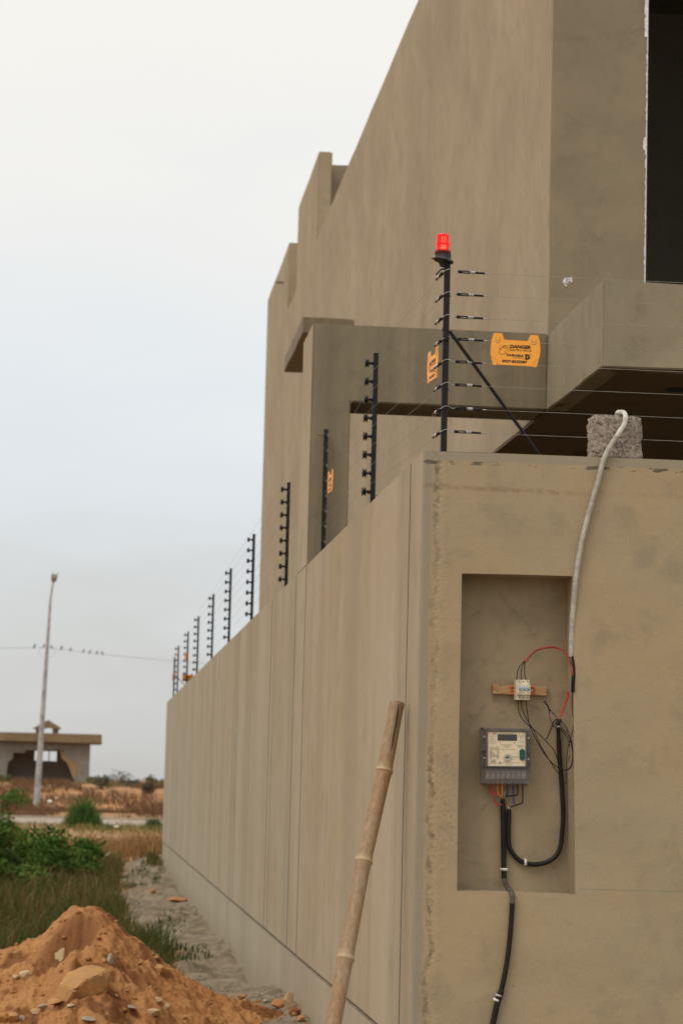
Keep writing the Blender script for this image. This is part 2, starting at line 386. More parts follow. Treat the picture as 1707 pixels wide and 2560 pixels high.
def block_mat():
    m, t, b = newmat('porous concrete block'); g = G(t); geo = g.n('ShaderNodeNewGeometry'); P = geo.outputs['Position']
    n = g.noise(P, 75, 5, .75); n2 = g.noise(P, 8, 3)
    v = g.n('ShaderNodeTexVoronoi'); v.inputs['Scale'].default_value = 110; g.link(P, v.inputs['Vector'])
    hole = g.math('MULTIPLY', g.ramp(n, .40, .47, 1., 0.), g.ramp(v.outputs['Distance'], .2, .6, 1., .2))
    c = g.mix(g.ramp(n2, .3, .7), (.40, .325, .265), (.33, .275, .225)); c = g.mix(g.ramp(n, .55, .75, 0, .5), c, (.52, .43, .35))
    c = g.mix(g.math('MULTIPLY', hole, .85), c, (.05, .035, .028))
    g.link(c, b.inputs['Base Color']); b.inputs['Roughness'].default_value = .95
    g.link(g.bump(g.math('SUBTRACT', n, hole), .9, .008), b.inputs['Normal']); return m
M['block'] = block_mat()

def soil(name, ca, cb, cc, speck, sc=1.):
    m, t, b = newmat(name); g = G(t); geo = g.n('ShaderNodeNewGeometry'); P = geo.outputs['Position']
    n1 = g.noise(P, 3*sc, 5, .65); n2 = g.noise(P, 22*sc, 5, .7); n3 = g.noise(P, 120*sc, 3, .7)
    c = g.mix(g.ramp(n1, .35, .65), ca, cb); c = g.mix(g.ramp(n2, .45, .7, 0., .7), c, cc)
    c = g.mix(g.ramp(n3, .62, .72, 0., .55), c, speck); c = g.mix(g.ramp(n3, .28, .4, .45, 0.), c, tuple(x*.45 for x in ca))
    g.link(c, b.inputs['Base Color']); b.inputs['Roughness'].default_value = .95; b.inputs['Specular IOR Level'].default_value = .15
    g.link(g.bump(g.math('ADD', n2, g.math('MULTIPLY', n3, .4)), .8, .012), b.inputs['Normal']); return m
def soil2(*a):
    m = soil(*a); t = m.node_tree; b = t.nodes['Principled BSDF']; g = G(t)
    src = b.inputs['Base Color'].links[0].from_socket; at = g.n('ShaderNodeAttribute'); at.attribute_name = 'shade_damp'
    g.link(g.mix(g.math('MULTIPLY', at.outputs['Fac'], .8), src, (.155, .062, .024)), b.inputs['Base Color']); return m  # darker sand: painted shade in hollow and crack, plus damp patches
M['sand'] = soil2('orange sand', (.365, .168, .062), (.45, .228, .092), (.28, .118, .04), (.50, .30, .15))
def terrain_mat():
    m, t, b = newmat('dirt ground'); g = G(t); geo = g.n('ShaderNodeNewGeometry'); P = geo.outputs['Position']
    n1 = g.noise(P, .9, 6, .65); n2 = g.noise(P, 7, 6, .7); n3 = g.noise(P, 40, 4, .7)
    nf = g.noise(P, .22, 6, .7)
    path = g.n('ShaderNodeAttribute'); path.attribute_name = 'path'
    bank = g.n('ShaderNodeAttribute'); bank.attribute_name = 'bank'
    soilc = g.mix(g.ramp(n1, .35, .65), (.40, .245, .125), (.31, .185, .09)); soilc = g.mix(g.ramp(n2, .5, .72, 0, .5), soilc, (.21, .135, .068))
    pn2 = g.noise(P, 1, 6, .75, mul=(6, 2.2, 6)); grey = g.mix(g.ramp(pn2, .42, .58), (.275, .225, .155), (.15, .12, .08)); grey = g.mix(g.ramp(n3, .5, .75, 0, .5), grey, (.38, .31, .22))
    grey = g.mix(g.ramp(n1, .45, .65, 0, .45), grey, (.28, .205, .13))
    bk = g.mix(g.ramp(n1, .42, .6), (.47, .255, .125), (.33, .165, .075)); bk = g.mix(g.ramp(nf, .5, .62, 0, .75), bk, (.20, .115, .055))
    c = g.mix(path.outputs['Fac'], soilc, grey); c = g.mix(bank.outputs['Fac'], c, bk)
    g.link(c, b.inputs['Base Color']); b.inputs['Roughness'].default_value = .95; b.inputs['Specular IOR Level'].default_value = .15
    g.link(g.bump(g.math('ADD', n2, g.math('MULTIPLY', n3, .4)), .8, .03), b.inputs['Normal']); return m
M['ground'] = terrain_mat()
M['road'] = soil('concrete road', (.42, .35, .27), (.36, .30, .23), (.30, .245, .185), (.5, .42, .33), .2)
def blade_mat(name, rough=.6):
    m, t, b = newmat(name); g = G(t); at = g.n('ShaderNodeAttribute'); at.attribute_name = 'col'
    g.link(at.outputs['Color'], b.inputs['Base Color']); b.inputs['Roughness'].default_value = rough; b.inputs['Specular IOR Level'].default_value = .2
    tl = g.n('ShaderNodeBsdfTranslucent'); g.link(at.outputs['Color'], tl.inputs[0]); mxx = g.n('ShaderNodeMixShader'); mxx.inputs[0].default_value = .25
    g.link(b.outputs[0], mxx.inputs[1]); g.link(tl.outputs[0], mxx.inputs[2]); g.link(mxx.outputs[0], t.nodes['Material Output'].inputs[0]); return m
M['blade'] = blade_mat('grass blade'); M['leaf'] = blade_mat('leaf')
M['bark'] = simple('twig bark', (.10, .065, .035), .8)
def rock_mat(name, ca, cb):
    m, t, b = newmat(name); g = G(t); geo = g.n('ShaderNodeNewGeometry'); P = geo.outputs['Position']
    n1 = g.noise(P, 9, 5, .65); n2 = g.noise(P, 60, 4, .7)
    c = g.mix(g.ramp(n1, .38, .62), ca, cb); c = g.mix(g.ramp(n2, .55, .75, 0, .4), c, tuple(x*.55 for x in ca))
    g.link(c, b.inputs['Base Color']); b.inputs['Roughness'].default_value = .9
    g.link(g.bump(g.math('ADD', n1, g.math('MULTIPLY', n2, .3)), .6, .01), b.inputs['Normal']); return m
M['clod'] = rock_mat('clod', (.33, .26, .175), (.25, .2, .13))
M['rock_ochre'] = rock_mat('ochre stone', (.45, .24, .08), (.38, .20, .08))
M['rock_orange'] = rock_mat('orange stone', (.42, .19, .065), (.46, .25, .10))
M['rock_pale'] = rock_mat('pale stone', (.50, .38, .22), (.44, .30, .16))
M['rock_grey'] = rock_mat('grey stone', (.36, .31, .24), (.29, .25, .19))
M['rock_red'] = rock_mat('red brown stone', (.22, .075, .03), (.28, .11, .045))

# ================================================================ THE GROUND
ZB_Y = np.array([5, 14.66, 15.1, 16.38, 17.3, 18.6, 19.8, 20.9, 22.04, 24.36, 25.3, 27.8, 29, 34.6, 38, 41, 45.4, 50, 60])
ZB_Z = np.array([.2, .23, .24, .255, .16, .10, .02, .06, .08, .08, .10, .07, .06, .02, .12, .18, .25, .12, .05])
def terr(x, y):
    x = np.asarray(x, float); y = np.asarray(y, float)
    z = .10*fbm(x*.35, y*.2, 3, 5)
    near = 1-sst(y, 50, 70)
    d = X0-x
    zb = np.interp(y, ZB_Y, ZB_Z)
    wgt = np.exp(-(np.clip(d, 0, 9)/.55)**2)*near
    z = z*(1-wgt*.8)+zb*wgt
    pth = (1-sst(d, .65, 1.0))*near
    z = z+pth*(.09*fbm(x*2.4, y*1.1, 3, 9, .55)+.03*fbm(x*9, y*5, 3, 31)+.01)
    z = z+near*np.exp(-(np.clip(d, 0, 9)/.10)**2)*(.05*np.abs(fbm(x*4, y*3.1, 3, 77, .7)))
    z = z+.03*fbm(x*1.7, y*1.3, 4, 3)*near
    z = z-.06*sst(y, 80, 85)*(1-sst(y, 98, 102))
    # flat by the road, then an earth bank rising behind it
    fl = sst(y, 60, 80)*(1-sst(y, 104, 112)); z = z*(1-.8*fl)
    bk = sst(y+1.6*fbm(x*.5, y*.1, 3, 8), 109, 124)
    z = z+bk*(1.24+.24*fbm(x*.45, y*.3, 5, 21, .6)*(1-sst(y, 132, 150)))
    z = z+.22*np.exp(-((y-104.5)/3)**2)
    z = z-sst(y, 200, 2500)*.4
    # plot behind the front wall
    return z
def pathmask(x, y):
    d = X0-x + .35*fbm(x*1.3, y*.35, 4, 61, .6)
    e = np.interp(y, [10, 18, 21.5, 24, 29.5, 36, 42, 48, 52], [.9, .8, .66, .78, .82, .95, .75, .6, .3])
    return (1-sst(d, e-.2, e+.12))*(1-sst(y, 46, 51))
def graded(segs):
    o = [segs[0][0]]
    for a, b, st in segs:
        n = max(1, int(round((b-a)/st))); o += list(np.linspace(a, b, n+1)[1:])
    return np.array(o)
gx = graded([(-900, -200, 100), (-200, -40, 16), (-40, -8, 2), (-8, -2.5, .4), (-2.5, 2.0, .035), (2.0, 6, .25), (6, 40, 2), (40, 200, 16), (200, 900, 100)])
gy = graded([(-60, 5, 5), (5, 14, .5), (14, 50, .06), (50, 130, .35), (130, 200, 3), (200, 600, 40), (600, 3600, 300)])
XX, YY = np.meshgrid(gx, gy)
ZZ = terr(XX, YY)
def grid_mesh(name, XX, YY, ZZ, mat, attrs=None, smooth=True):
    ny, nx = XX.shape; me = bpy.data.meshes.new(name)
    v = np.stack([XX, YY, ZZ], -1).reshape(-1, 3).astype(np.float32)
    i = np.arange(ny*nx).reshape(ny, nx)
    f = np.stack([i[:-1, :-1], i[:-1, 1:], i[1:, 1:], i[1:, :-1]], -1).reshape(-1, 4).astype(np.int32)
    fast(me, v, f, 4)
    me.materials.append(mat)
    for k, a in (attrs or {}).items():
        at = me.attributes.new(k, 'FLOAT', 'POINT'); at.data.foreach_set('value', a.reshape(-1).astype(np.float32))
    if smooth: me.shade_smooth()
    o = bpy.data.objects.new(name, me); COL.objects.link(o); return o
def fast(me, v, f, k):
    me.vertices.add(len(v)); me.vertices.foreach_set('co', v.reshape(-1))
    me.loops.add(f.size); me.loops.foreach_set('vertex_index', f.reshape(-1))
    me.polygons.add(len(f)); me.polygons.foreach_set('loop_start', np.arange(0, f.size, k, dtype=np.int32))
    try: me.polygons.foreach_set('loop_total', np.full(len(f), k, dtype=np.int32))
    except Exception: pass
    me.update(calc_edges=True)
gr = grid_mesh('ground', XX, YY, ZZ, M['ground'], {'path': pathmask(XX, YY), 'bank': sst(YY, 100, 112)})
tag(gr, 'dry dirt ground with a grey trodden strip beside the long wall', None, kind='structure')

# road: slab with pale kerb on its far side
mb = MB(); mb.prism([(-300, 86.5, .07), (300, 86.5, .07), (300, 96.5, .07), (-300, 96.5, .07)], (0, 0, -.5)); rd = mb.make('road', M['road'])
tag(rd, 'pale narrow concrete road crossing behind the bushes', None, kind='structure')
mb = MB(); mb.box(-300, 96.5, -.3, 300, 96.8, .16); kb = mb.make('road_kerb', M['road'], bevel=.02); tag(kb, 'pale low kerb along the far side of the road', None, kind='structure')

# ================================================================ SAND HEAP
rid = [(0, 2378), (54, 2362), (108, 2337), (135, 2308), (157, 2288), (178, 2270), (190, 2267), (201, 2272), (209, 2278), (222, 2270), (240, 2269), (262, 2278), (282, 2294), (325, 2337), (379, 2375), (412, 2405), (450, 2430), (488, 2451), (542, 2484), (623, 2503), (705, 2532), (770, 2554)]
YR = 15.2
rp = [PY(a, b, YR) for a, b in rid]
RX = np.array([-3.2, -2.6, -1.9, -1.2]+[p.x for p in rp]+[1.6]); RZ = np.array([-.2, .0, .2, .40]+[p.z for p in rp]+[.17])
def heap(x, y):
    x = np.asarray(x, float); y = np.asarray(y, float)
    r = np.interp(x+.012*fbm(x*6, y*6, 3, 3), RX, RZ)
    d = y-YR-.12*fbm(x*1.3, 0*y, 2, 4)*2
    fr = np.where(d < 0, -d, d*1.9)
    z = r-.33*np.sqrt(fr*fr+.012)+.036
    z = z+.085*fbm(x*3, y*2.2, 4, 41, .6)*sst(np.abs(d), 0, .35)+.044*fbm(x*11, y*8, 4, 51, .64)*(.35+.65*sst(np.abs(d), 0, .2))+.013*fbm(x*45, y*32, 2, 13)
    # scooped hollow under the crest and a slumped ledge
    a = np.exp(-(((x-(-.09)-(y-14.75)*.25)/.17)**2+((y-14.72)/.20)**2)**1.6); z = z-.20*a
    led = x*.55+y; z = z-.03*(1-sst(np.abs(led-14.62+.05*fbm(x*5, y*5, 2, 71)), .0, .05))*sst(x, .2, .32)*(1-sst(x, .55, .7))
    return z
hx = np.arange(-3.1, X0+.04, .0085); hy = np.concatenate([np.arange(11.2, 13.2, .03), np.arange(13.2, 16.6, .0085)])
HX, HY = np.meshgrid(hx, hy); HZ = heap(HX, HY); HZ = np.maximum(HZ, terr(HX, HY)-.12)
shd_dmp = np.exp(-(((HX+.10-(HY-14.8)*.3+.03*fbm(HX*9, HY*9, 3, 4))/.20)**2+((HY-14.86)/.17)**2)**2)  # shade of the hollow, painted as darker sand
shd_dmp = np.clip(shd_dmp+1.1*sst(fbm(HX*5, HY*4, 5, 88, .6), .13, .3)+np.exp(-((HX*.55+HY-14.62+.10*fbm(HX*5, HY*5, 3, 71))/.018)**2)*sst(HX, .16, .25)*(1-sst(HX, .5, .62)), 0, 1)  # adds random damp patches and painted shade along the ledge crack
hp = grid_mesh('sand_heap', HX, HY, HZ, M['sand'], {'shade_damp': shd_dmp}); tag(hp, 'heap of orange sand piled against the foot of the wall', None, kind='structure')
def surf(x, y): return float(max(heap(x, y) if (11.2 < y < 16.6) else -9, terr(x, y)))
def hit(px, py, y0=11.5, y1=140.):
    d = ray(px, py); y = y0
    while y < y1:
        p = EYE+d*(y/d.y)
        if p.z < surf(p.x, p.y): return p
        y += .01 if y < 18 else .05
    return p

def rock(name, pos, size, mat, label, seed, flat=.7, rotz=None, sink=.3, group='stones lying on the sand heap', asp=1.):
    bm = bmesh.new(); bmesh.ops.create_icosphere(bm, subdivisions=4, radius=1)
    rd_ = random.Random(seed); pl = []
    for k in range(11):
        n = Vector((rd_.gauss(0, 1), rd_.gauss(0, 1), rd_.gauss(0, .9))).normalized(); pl.append((n, rd_.uniform(.55, .88)))
    for v in bm.verts:
        p = v.co.copy()
        for n, dd in pl:
            e = p.dot(n)-dd
            if e > 0: p -= n*e*.93
        q = p*3+Vector((seed*1.3, 0, 0)); 
        p *= 1+.10*float(vn(q.x+q.z, q.y-q.z, seed))+.035*float(vn(q.x*4, q.y*4+q.z*4, seed))
        v.co = p
    rz = rd_.uniform(0, 6) if rotz is None else rotz
    a = size*.62; mt = Matrix.Rotation(rz, 4, 'Z') @ Matrix.Diagonal((a*asp, a*.8, a*flat, 1))
    bmesh.ops.transform(bm, matrix=mt, verts=bm.verts)
    zmin = min(v.co.z for v in bm.verts)
    me = bpy.data.meshes.new(name); bm.to_mesh(me); bm.free(); me.materials.append(mat); me.shade_smooth()
    try: me.set_sharp_from_angle(angle=R(14))
    except Exception: pass
    o = bpy.data.objects.new(name, me); COL.objects.link(o); o.location = (pos[0], pos[1], pos[2]-zmin*(1-sink*1.2)); 
    return tag(o, label, 'stone', group)

cZ = crop(60, 2240, .26786)
def hull_rock(name, pts, Yb, mat, label, group, amp=.006, cuts=5):
    P = [PY(*cZ(a, b_), Yb+d) for a, b_, d in pts]; c0 = sum(P, Vector())/len(P)
    bm = bmesh.new(); vs = [bm.verts.new(p-c0) for p in P]; r_ = bmesh.ops.convex_hull(bm, input=vs)
    bmesh.ops.delete(bm, geom=[v for v in bm.verts if not v.link_faces], context='VERTS')
    bmesh.ops.triangulate(bm, faces=bm.faces)
    es = list(bm.edges); bmesh.ops.bevel(bm, geom=es, offset=.006, segments=2, affect='EDGES', clamp_overlap=True)
    bmesh.ops.triangulate(bm, faces=bm.faces)
    for _ in range(3): bmesh.ops.subdivide_edges(bm, edges=[e for e in bm.edges if e.calc_length() > .012], cuts=1)
    bmesh.ops.triangulate(bm, faces=bm.faces)
    for v in bm.verts:
        q = v.co; n_ = float(fbm(q.x*14+q.y*9, q.z*14-q.y*7, 4, 7, .6)); v.co = q+q.normalized()*n_*amp*2
    bm.normal_update(); me = bpy.data.meshes.new(name); bm.to_mesh(me); bm.free(); me.materials.append(mat); me.shade_smooth()
    try: me.set_sharp_from_angle(angle=R(30))
    except Exception: pass
    o = bpy.data.objects.new(name, me); COL.objects.link(o); o.location = c0; return tag(o, label, 'stone', group)
_hp = hit(*cZ(420, 1000)); YBo = _hp.y+.06
hull_rock('boulder', [(305, 955, .03), (322, 830, .04), (400, 712, .10), (560, 688, .09), (605, 648, .16), (720, 668, .17), (785, 688, .13), (812, 760, .08), (802, 875, .05), (620, 948, -.03), (400, 1012, -.05),
    (480, 880, -.10), (570, 790, -.06), (710, 735, .0), (600, 1020, .0), (450, 800, .3), (700, 780, .3), (500, 1060, .2), (760, 950, .2), (330, 1000, .15)], YBo, M['rock_ochre'], 'big ochre boulder sitting on the front of the sand heap', 'stones lying on the sand heap')
_hp = hit(*cZ(300, 625)); 
hull_rock('stone', [(252, 550, .02), (262, 628, .0), (300, 640, -.01), (375, 610, .0), (388, 480, .05), (370, 482, .03), (385, 600, .06), (270, 620, .08), (300, 660, .05)], _hp.y+.01, M['rock_pale'], 'tan wedge-shaped slab sticking up below the hollow of the sand heap', 'stones lying on the sand heap', amp=.002)
c6 = crop(0, 2050, .5421)
RK = [  # crop x, y (foot), width in crop px, material, label, flat
 (508, 672, 30, 'rock_grey', 'thin pale grey chip standing upright behind the big boulder', 1.5, 1),
 (480, 668, 24, 'rock_orange', 'small orange stone leaning against the pale upright chip', .9, 1),
 (118, 738, 62, 'rock_pale', 'pale rounded stone at the left side of the sand heap', .6, 1),
 (70, 744, 34, 'rock_pale', 'small pale stone touching the left of a larger pale one', .6, 1),
 (735, 715, 52, 'rock_orange', 'orange stone poking out of the right slope of the sand heap', .75, 1),
 (258, 858, 80, 'rock_ochre', 'flat ochre stone just left below the big boulder', .35, 1.1),
 (322, 872, 44, 'rock_pale', 'pale flat chip just below the big boulder', .4, 1),
 (200, 878, 70, 'rock_grey', 'grey-pink flat slab left of the flat ochre stone', .3, 1.1),
 (165, 900, 48, 'rock_pale', 'pale lump below the grey-pink flat slab', .5, 1),
 (12, 935, 60, 'rock_ochre', 'tan stone at the very left corner of the picture', .7, 1),
 (60, 938, 64, 'rock_ochre', 'tan block second from the left corner of the picture', .6, 1),
 (102, 932, 34, 'rock_grey', 'grey chip beside the tan blocks in the lower left corner', .7, 1),
 (408, 934, 76, 'rock_grey', 'long grey-brown sliver half buried at the bottom edge', .25, 1.3),
 (600, 880, 56, 'rock_grey', 'flat grey-green stone in the sand right of the big boulder', .3, 1.2),
 (728, 848, 40, 'rock_pale', 'pale knob of stone on the lower right sand slope', .6, 1),
 (765, 880, 36, 'rock_pale', 'whitish pink chip standing on the lower right sand slope', .8, 1),
 (705, 908, 68, 'rock_pale', 'pale flat stone low on the sand below two whitish chips', .4, 1.1),
 (855, 925, 28, 'rock_orange', 'small orange stone right of the pale flat stone', .6, 1),
 (535, 826, 20, 'rock_pale', 'tiny pale pebble right of the big boulder', .7, 1),
 (1118, 834, 50, 'rock_orange', 'orange stone on grey dirt in front of the wall foot', .5, 1),
 (1190, 850, 30, 'rock_ochre', 'small ochre stone second along the foot of the wall', .5, 1),
 (1225, 850, 36, 'rock_grey', 'flat grey stone third along the foot of the wall', .4, 1),
 (1283, 876, 58, 'rock_orange', 'rounded orange stone beside the tall tan stone at the wall', .7, 1),
 (1332, 876, 58, 'rock_pale', 'tall tan stone leaning against the foot of the wall', 1.25, 1),
 (1357, 912, 54, 'rock_red', 'dark red brown stone below the tall tan stone', .7, 1),
 (1386, 936, 46, 'rock_orange', 'orange lump at the wall near the bamboo pole', .6, 1),
 (820, 385, 70, 'rock_orange', 'flat brown stone on the grey path beside the wall', .28, 1.2),
 (705, 345, 36, 'rock_orange', 'small orange stone on the pale patch of the path', .5, 1),
]
for i, (cx_, cy_, wd, mt_, lb, fl_, asp) in enumerate(RK):
    p = hit(*c6(cx_, cy_-6)); s_ = wd*.5421*p.y/FPX
    grp = 'stones lying on the sand heap' if i < 19 else 'stones along the wall foot and path'
    rock('stone', p, s_, M[mt_], lb, 100+i*7, fl_, rotz=None, sink=.22, group=grp, asp=asp)
# gravel: countless crumbs on the heap and path
def crumbs(name, n, xr, yr, smin, smax, mat, label, cond=None):
    x = rng.uniform(*xr, n); y = rng.uniform(*yr, n); z = np.maximum(np.where((y > 11.2) & (y < 16.6), heap(x, y), -9), terr(x, y))
    if cond is not None: k = cond(x, y); x, y, z = x[k], y[k], z[k]
    n = len(x); s = smin+(smax-smin)*rng.random(n)**3
    base = np.array([(1, 0, 0), (0, 1, 0), (-1, 0, 0), (0, -1, 0), (0, 0, 1), (0, 0, -1)], float)
    fc = np.array([(0, 1, 4), (1, 2, 4), (2, 3, 4), (3, 0, 4), (1, 0, 5), (2, 1, 5), (3, 2, 5), (0, 3, 5)])
    a = rng.uniform(0, 6.28, n); V = base[None]*s[:, None, None]*rng.uniform(.5, 1.2, (n, 6, 1)); 
    ca, sa = np.cos(a)[:, None], np.sin(a)[:, None]
    vx = V[:, :, 0]*ca-V[:, :, 1]*sa; vy = V[:, :, 0]*sa+V[:, :, 1]*ca
    v = np.stack([vx+x[:, None], vy+y[:, None], V[:, :, 2]*.7+z[:, None]+s[:, None]*.25], -1).reshape(-1, 3).astype(np.float32)
    f = (fc[None]+6*np.arange(n)[:, None, None]).reshape(-1, 3).astype(np.int32)
    me = bpy.data.meshes.new(name); fast(me, v, f, 3); me.materials.append(mat)
    o = bpy.data.objects.new(name, me); COL.objects.link(o); return tag(o, label, 'gravel', kind='stuff')
crumbs('gravel', 5000, (-1.0, X0), (13.2, 15.4), .002, .009, M['sand'], 'orange crumbs of soil strewn over the sand heap')
crumbs('gravel', 260, (-1.0, X0), (13.4, 15.3), .008, .03, M['sand'], 'orange clods lying on the sand heap')
crumbs('gravel', 300, (-1.0, X0), (13.2, 15.4), .003, .012, M['rock_pale'], 'pale grit scattered over the sand heap')
crumbs('gravel', 700, (.2, X0), (16, 45), .004, .022, M['clod'], 'grey clods and grit on the path beside the wall', lambda x, y: pathmask(x, y) > rng.random(len(x)))

# ================================================================ BOUNDARY WALL
bw = thing('boundary_wall', (X0, Y0, 0), 'long plastered compound wall with a front face holding the meter recess', 'wall')
# front wall: faces round a recess, cut from quads with the measured, slightly uneven opening
nq = [PY(1154, 1432, Y0), PY(1431, 1442, Y0), PY(1438, 2237.6, Y0), PY(1142.2, 2226.5, Y0)]   # TL TR BR BL
dN = .15
def grid_face(mb, a, b, c, d, nu, nv):
    """bilinear patch a(bl) b(br) c(tr) d(tl)"""
    vs = []; a, b, c, d = map(Vector, (a, b, c, d))
    for j in range(nv+1):
        for i in range(nu+1):
            u = i/nu; v = j/nv; vs.append(a*(1-u)*(1-v)+b*u*(1-v)+c*u*v+d*(1-u)*v)
    mb.add(vs, [(j*(nu+1)+i, j*(nu+1)+i+1, (j+1)*(nu+1)+i+1, (j+1)*(nu+1)+i) for j in range(nv) for i in range(nu)])
XR = 12.0
mb = MB(); y = Y0; zt = ZT; TL, TR, BR, BL = nq; zb_ = -.3; bv = .006
mb.add([(X0+bv, y, zb_), (BL.x, y, zb_), BL, (TL), (TL.x, y, zt), (X0+bv, y, zt)], [(0, 1, 2, 3, 4, 5)])
mb.add([(BL.x, y, zb_), (BR.x, y, zb_), BR, BL], [(0, 1, 2, 3)])
mb.add([TL, TR, (TR.x, y, zt), (TL.x, y, zt)], [(0, 1, 2, 3)])
mb.add([(BR.x, y, zb_), (XR, y, zb_), (XR, y, zt), (TR.x, y, zt), TR, BR], [(0, 1, 2, 3, 4, 5)])
mb.add([(X0+bv, y, zb_), (X0+bv, y, zt), (X0, y+bv, zt), (X0, y+bv, zb_)], [(0, 1, 2, 3)])       # soft arris
mb.add([(X0+bv, y, zt), (XR, y, zt), (XR, y+.23, zt-.004), (X0+.23, y+.23, zt-.004), (X0, y+bv, zt)], [(0, 1, 2, 3, 4)])
mb.add([(X0+.23, y+.23, zb_), (XR, y+.23, zb_), (XR, y+.23, zt-.004), (X0+.23, y+.23, zt-.004)], [(0, 1, 2, 3)])
fwl = mb.make('front_wall', M['front'], bw, wob=.0022)
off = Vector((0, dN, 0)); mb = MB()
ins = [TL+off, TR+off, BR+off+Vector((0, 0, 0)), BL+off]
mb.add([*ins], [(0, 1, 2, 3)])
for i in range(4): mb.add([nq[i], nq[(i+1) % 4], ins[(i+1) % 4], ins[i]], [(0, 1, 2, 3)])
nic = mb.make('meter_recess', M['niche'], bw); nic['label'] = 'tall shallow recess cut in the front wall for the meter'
# long side wall: backing, plinth below a horizontal groove, panels between vertical grooves
YE = 43.85; GZ = .562
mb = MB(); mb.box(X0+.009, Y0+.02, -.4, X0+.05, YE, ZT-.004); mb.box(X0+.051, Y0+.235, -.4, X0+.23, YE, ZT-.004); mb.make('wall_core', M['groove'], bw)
mb = MB(); mb.box(X0, Y0+bv, -.4, X0+.03, YE+.01, GZ-.007); mb.make('plinth', M['side'], bw, bevel=.004)
joints = [(10.397, .022), (15.527, .034), (16.29, .030), (18.137, .024), (18.437, .028), (22.417, .034), (22.72, .028), (25.95, .034), (29.8, .03), (33.73, .03), (37.63, .03)]
ys = [Y0+bv]+[j[0] for j in joints]+[YE+.01]
for i in range(len(ys)-1):
    a = ys[i]+(joints[i-1][1]/2 if i > 0 else 0); b_ = ys[i+1]-(joints[i][1]/2 if i < len(joints) else 0)
    mb = MB(); mb.box(X0, a, GZ+.009, X0+.03, b_, ZT); mb.make('wall_panel', M['side'], bw, bevel=.002, wob=.0008)
    if i:
        mb = MB(); mb.box(X0+.0004, a-.004, GZ+.010, X0+.0088, a+.0015, ZT-.005); mb.make('joint_shade_strip', M['groove'], bw)  # added dark strip, paints the shade inside the vertical joint
mb = MB(); mb.box(X0+.001, Y0+.02, GZ-.0088, X0+.0088, YE, GZ-.001); mb.make('joint_shade_strip', M['beam'], bw)  # added darker strip, paints the shade inside the horizontal groove
mb = MB(); mb.box(X0, YE-.23, -.4, XR, YE, ZT-.002); mb.box(XR-.23, Y0, -.4, XR, YE, ZT-.006); mb.make('rear_wall', M['side'], bw)

# ================================================================ HOUSE
YB = 15.52; X1 = 2.9075; HR = 11.5; ZS = 4.135
ho = thing('house', (X1, YB, 0), 'tall unpainted cement house with balcony and stepped rooftop behind the wall', 'house')
ZA, ZBt, ZC, ZL = 9.27, 10.53, 10.35, 9.25
mb = MB(); T = .19
# side wall: porch opening near the front, stands on the ground from y=22 back
prof = [(YB, ZS), (22, ZS), (22, -.2), (43.0, -.2), (43.0, ZC), (38.25, ZC), (38.25, ZL), (36.6, ZL), (36.6, ZBt), (33.19, ZBt), (33.19, ZA), (YB, ZA)]
mb.prism([(X1, a, b_) for a, b_ in prof], (T, 0, 0)); sw = mb.make('side_wall', M['house'], ho, bevel=.012, wob=.004)
# front wall above the beam line with a tall window opening
wx = 3.552; wz0 = 4.75; wz1 = 9.0; wx1 = 6.6
mb = MB(); mb.box(X1+.008, YB-.014, ZS+.004, wx, YB+.23, ZA-.003); mb.box(wx, YB, ZS, wx1, YB+.23, wz0); mb.box(wx, YB, wz1, wx1, YB+.23, ZA-.003); mb.box(wx1, YB, ZS, HR, YB+.23, ZA-.003)
mb.make('front_wall', M['hfront'], ho)
# white paint line down the edge of the window opening
mb = MB(); z = 4.66
rr_ = random.Random(4); pts = []
while z < 7.6:
    wdt = .004+.006*rr_.random()
    if 6.7 < z < 6.95 or 5.9 < z < 6.0: wdt = .022
    mb.add([(wx-wdt, YB-.019, z), (wx+.003, YB-.019, z), (wx+.003, YB-.019, z+.03), (wx-wdt*rr_.uniform(.6, 1.2), YB-.019, z+.03)], [(0, 1, 2, 3)]); z += .03
o = mb.make('paint_line', M['white'], ho); o['label'] = 'ragged white paint line down the window edge'
# splash
c_s = crop(1350, 400, .2975); mb = MB()
def sp(pts): mb.add([PY(*c_s(a, b_), YB-.019) for a, b_ in pts], [tuple(range(len(pts)))])
sp([(262, 975), (272, 1000), (270, 1025), (255, 1027), (250, 1005), (240, 992)])
sp([(190, 1010), (205, 990), (225, 985), (215, 1015), (222, 1040), (205, 1030), (192, 1035)])
sp([(196, 1036), (212, 1040), (232, 1058), (222, 1062), (205, 1050)]); sp([(215, 1012), (236, 1022), (243, 1038), (228, 1034)])
sp([(208, 988), (222, 982), (240, 990), (244, 1000), (226, 1000)]); sp([(225, 1003), (247, 1008), (250, 1018), (232, 1016)])
o = mb.make('paint_splash', M['white'], ho); o['label'] = 'white paint splash beside the balcony'
# dark room
mb = MB(); mb.box(X1+T, YB+.23, wz0-.15, HR, 21.9, wz0-.02); mb.box(X1+T, 21.9, wz0-.15, HR, 22.05, ZA-.2); mb.box(X1+T, YB+.23, ZA-.25, HR, 21.9, ZA-.08)
mb.box(X1+T+.001, YB+.23, wz0, X1+T+.12, 21.9, ZA-.25); mb.box(HR-.1, YB+.23, wz0, HR, 21.9, ZA-.25); mb.make('room', M['inside'], ho)
mb = MB(); mb.box(wx+.16, YB+.9, wz0-.02, wx+.215, YB+1.05, 6.22); o = mb.make('door_frame', simple('dark red wood', (.05, .018, .012), .6), ho)
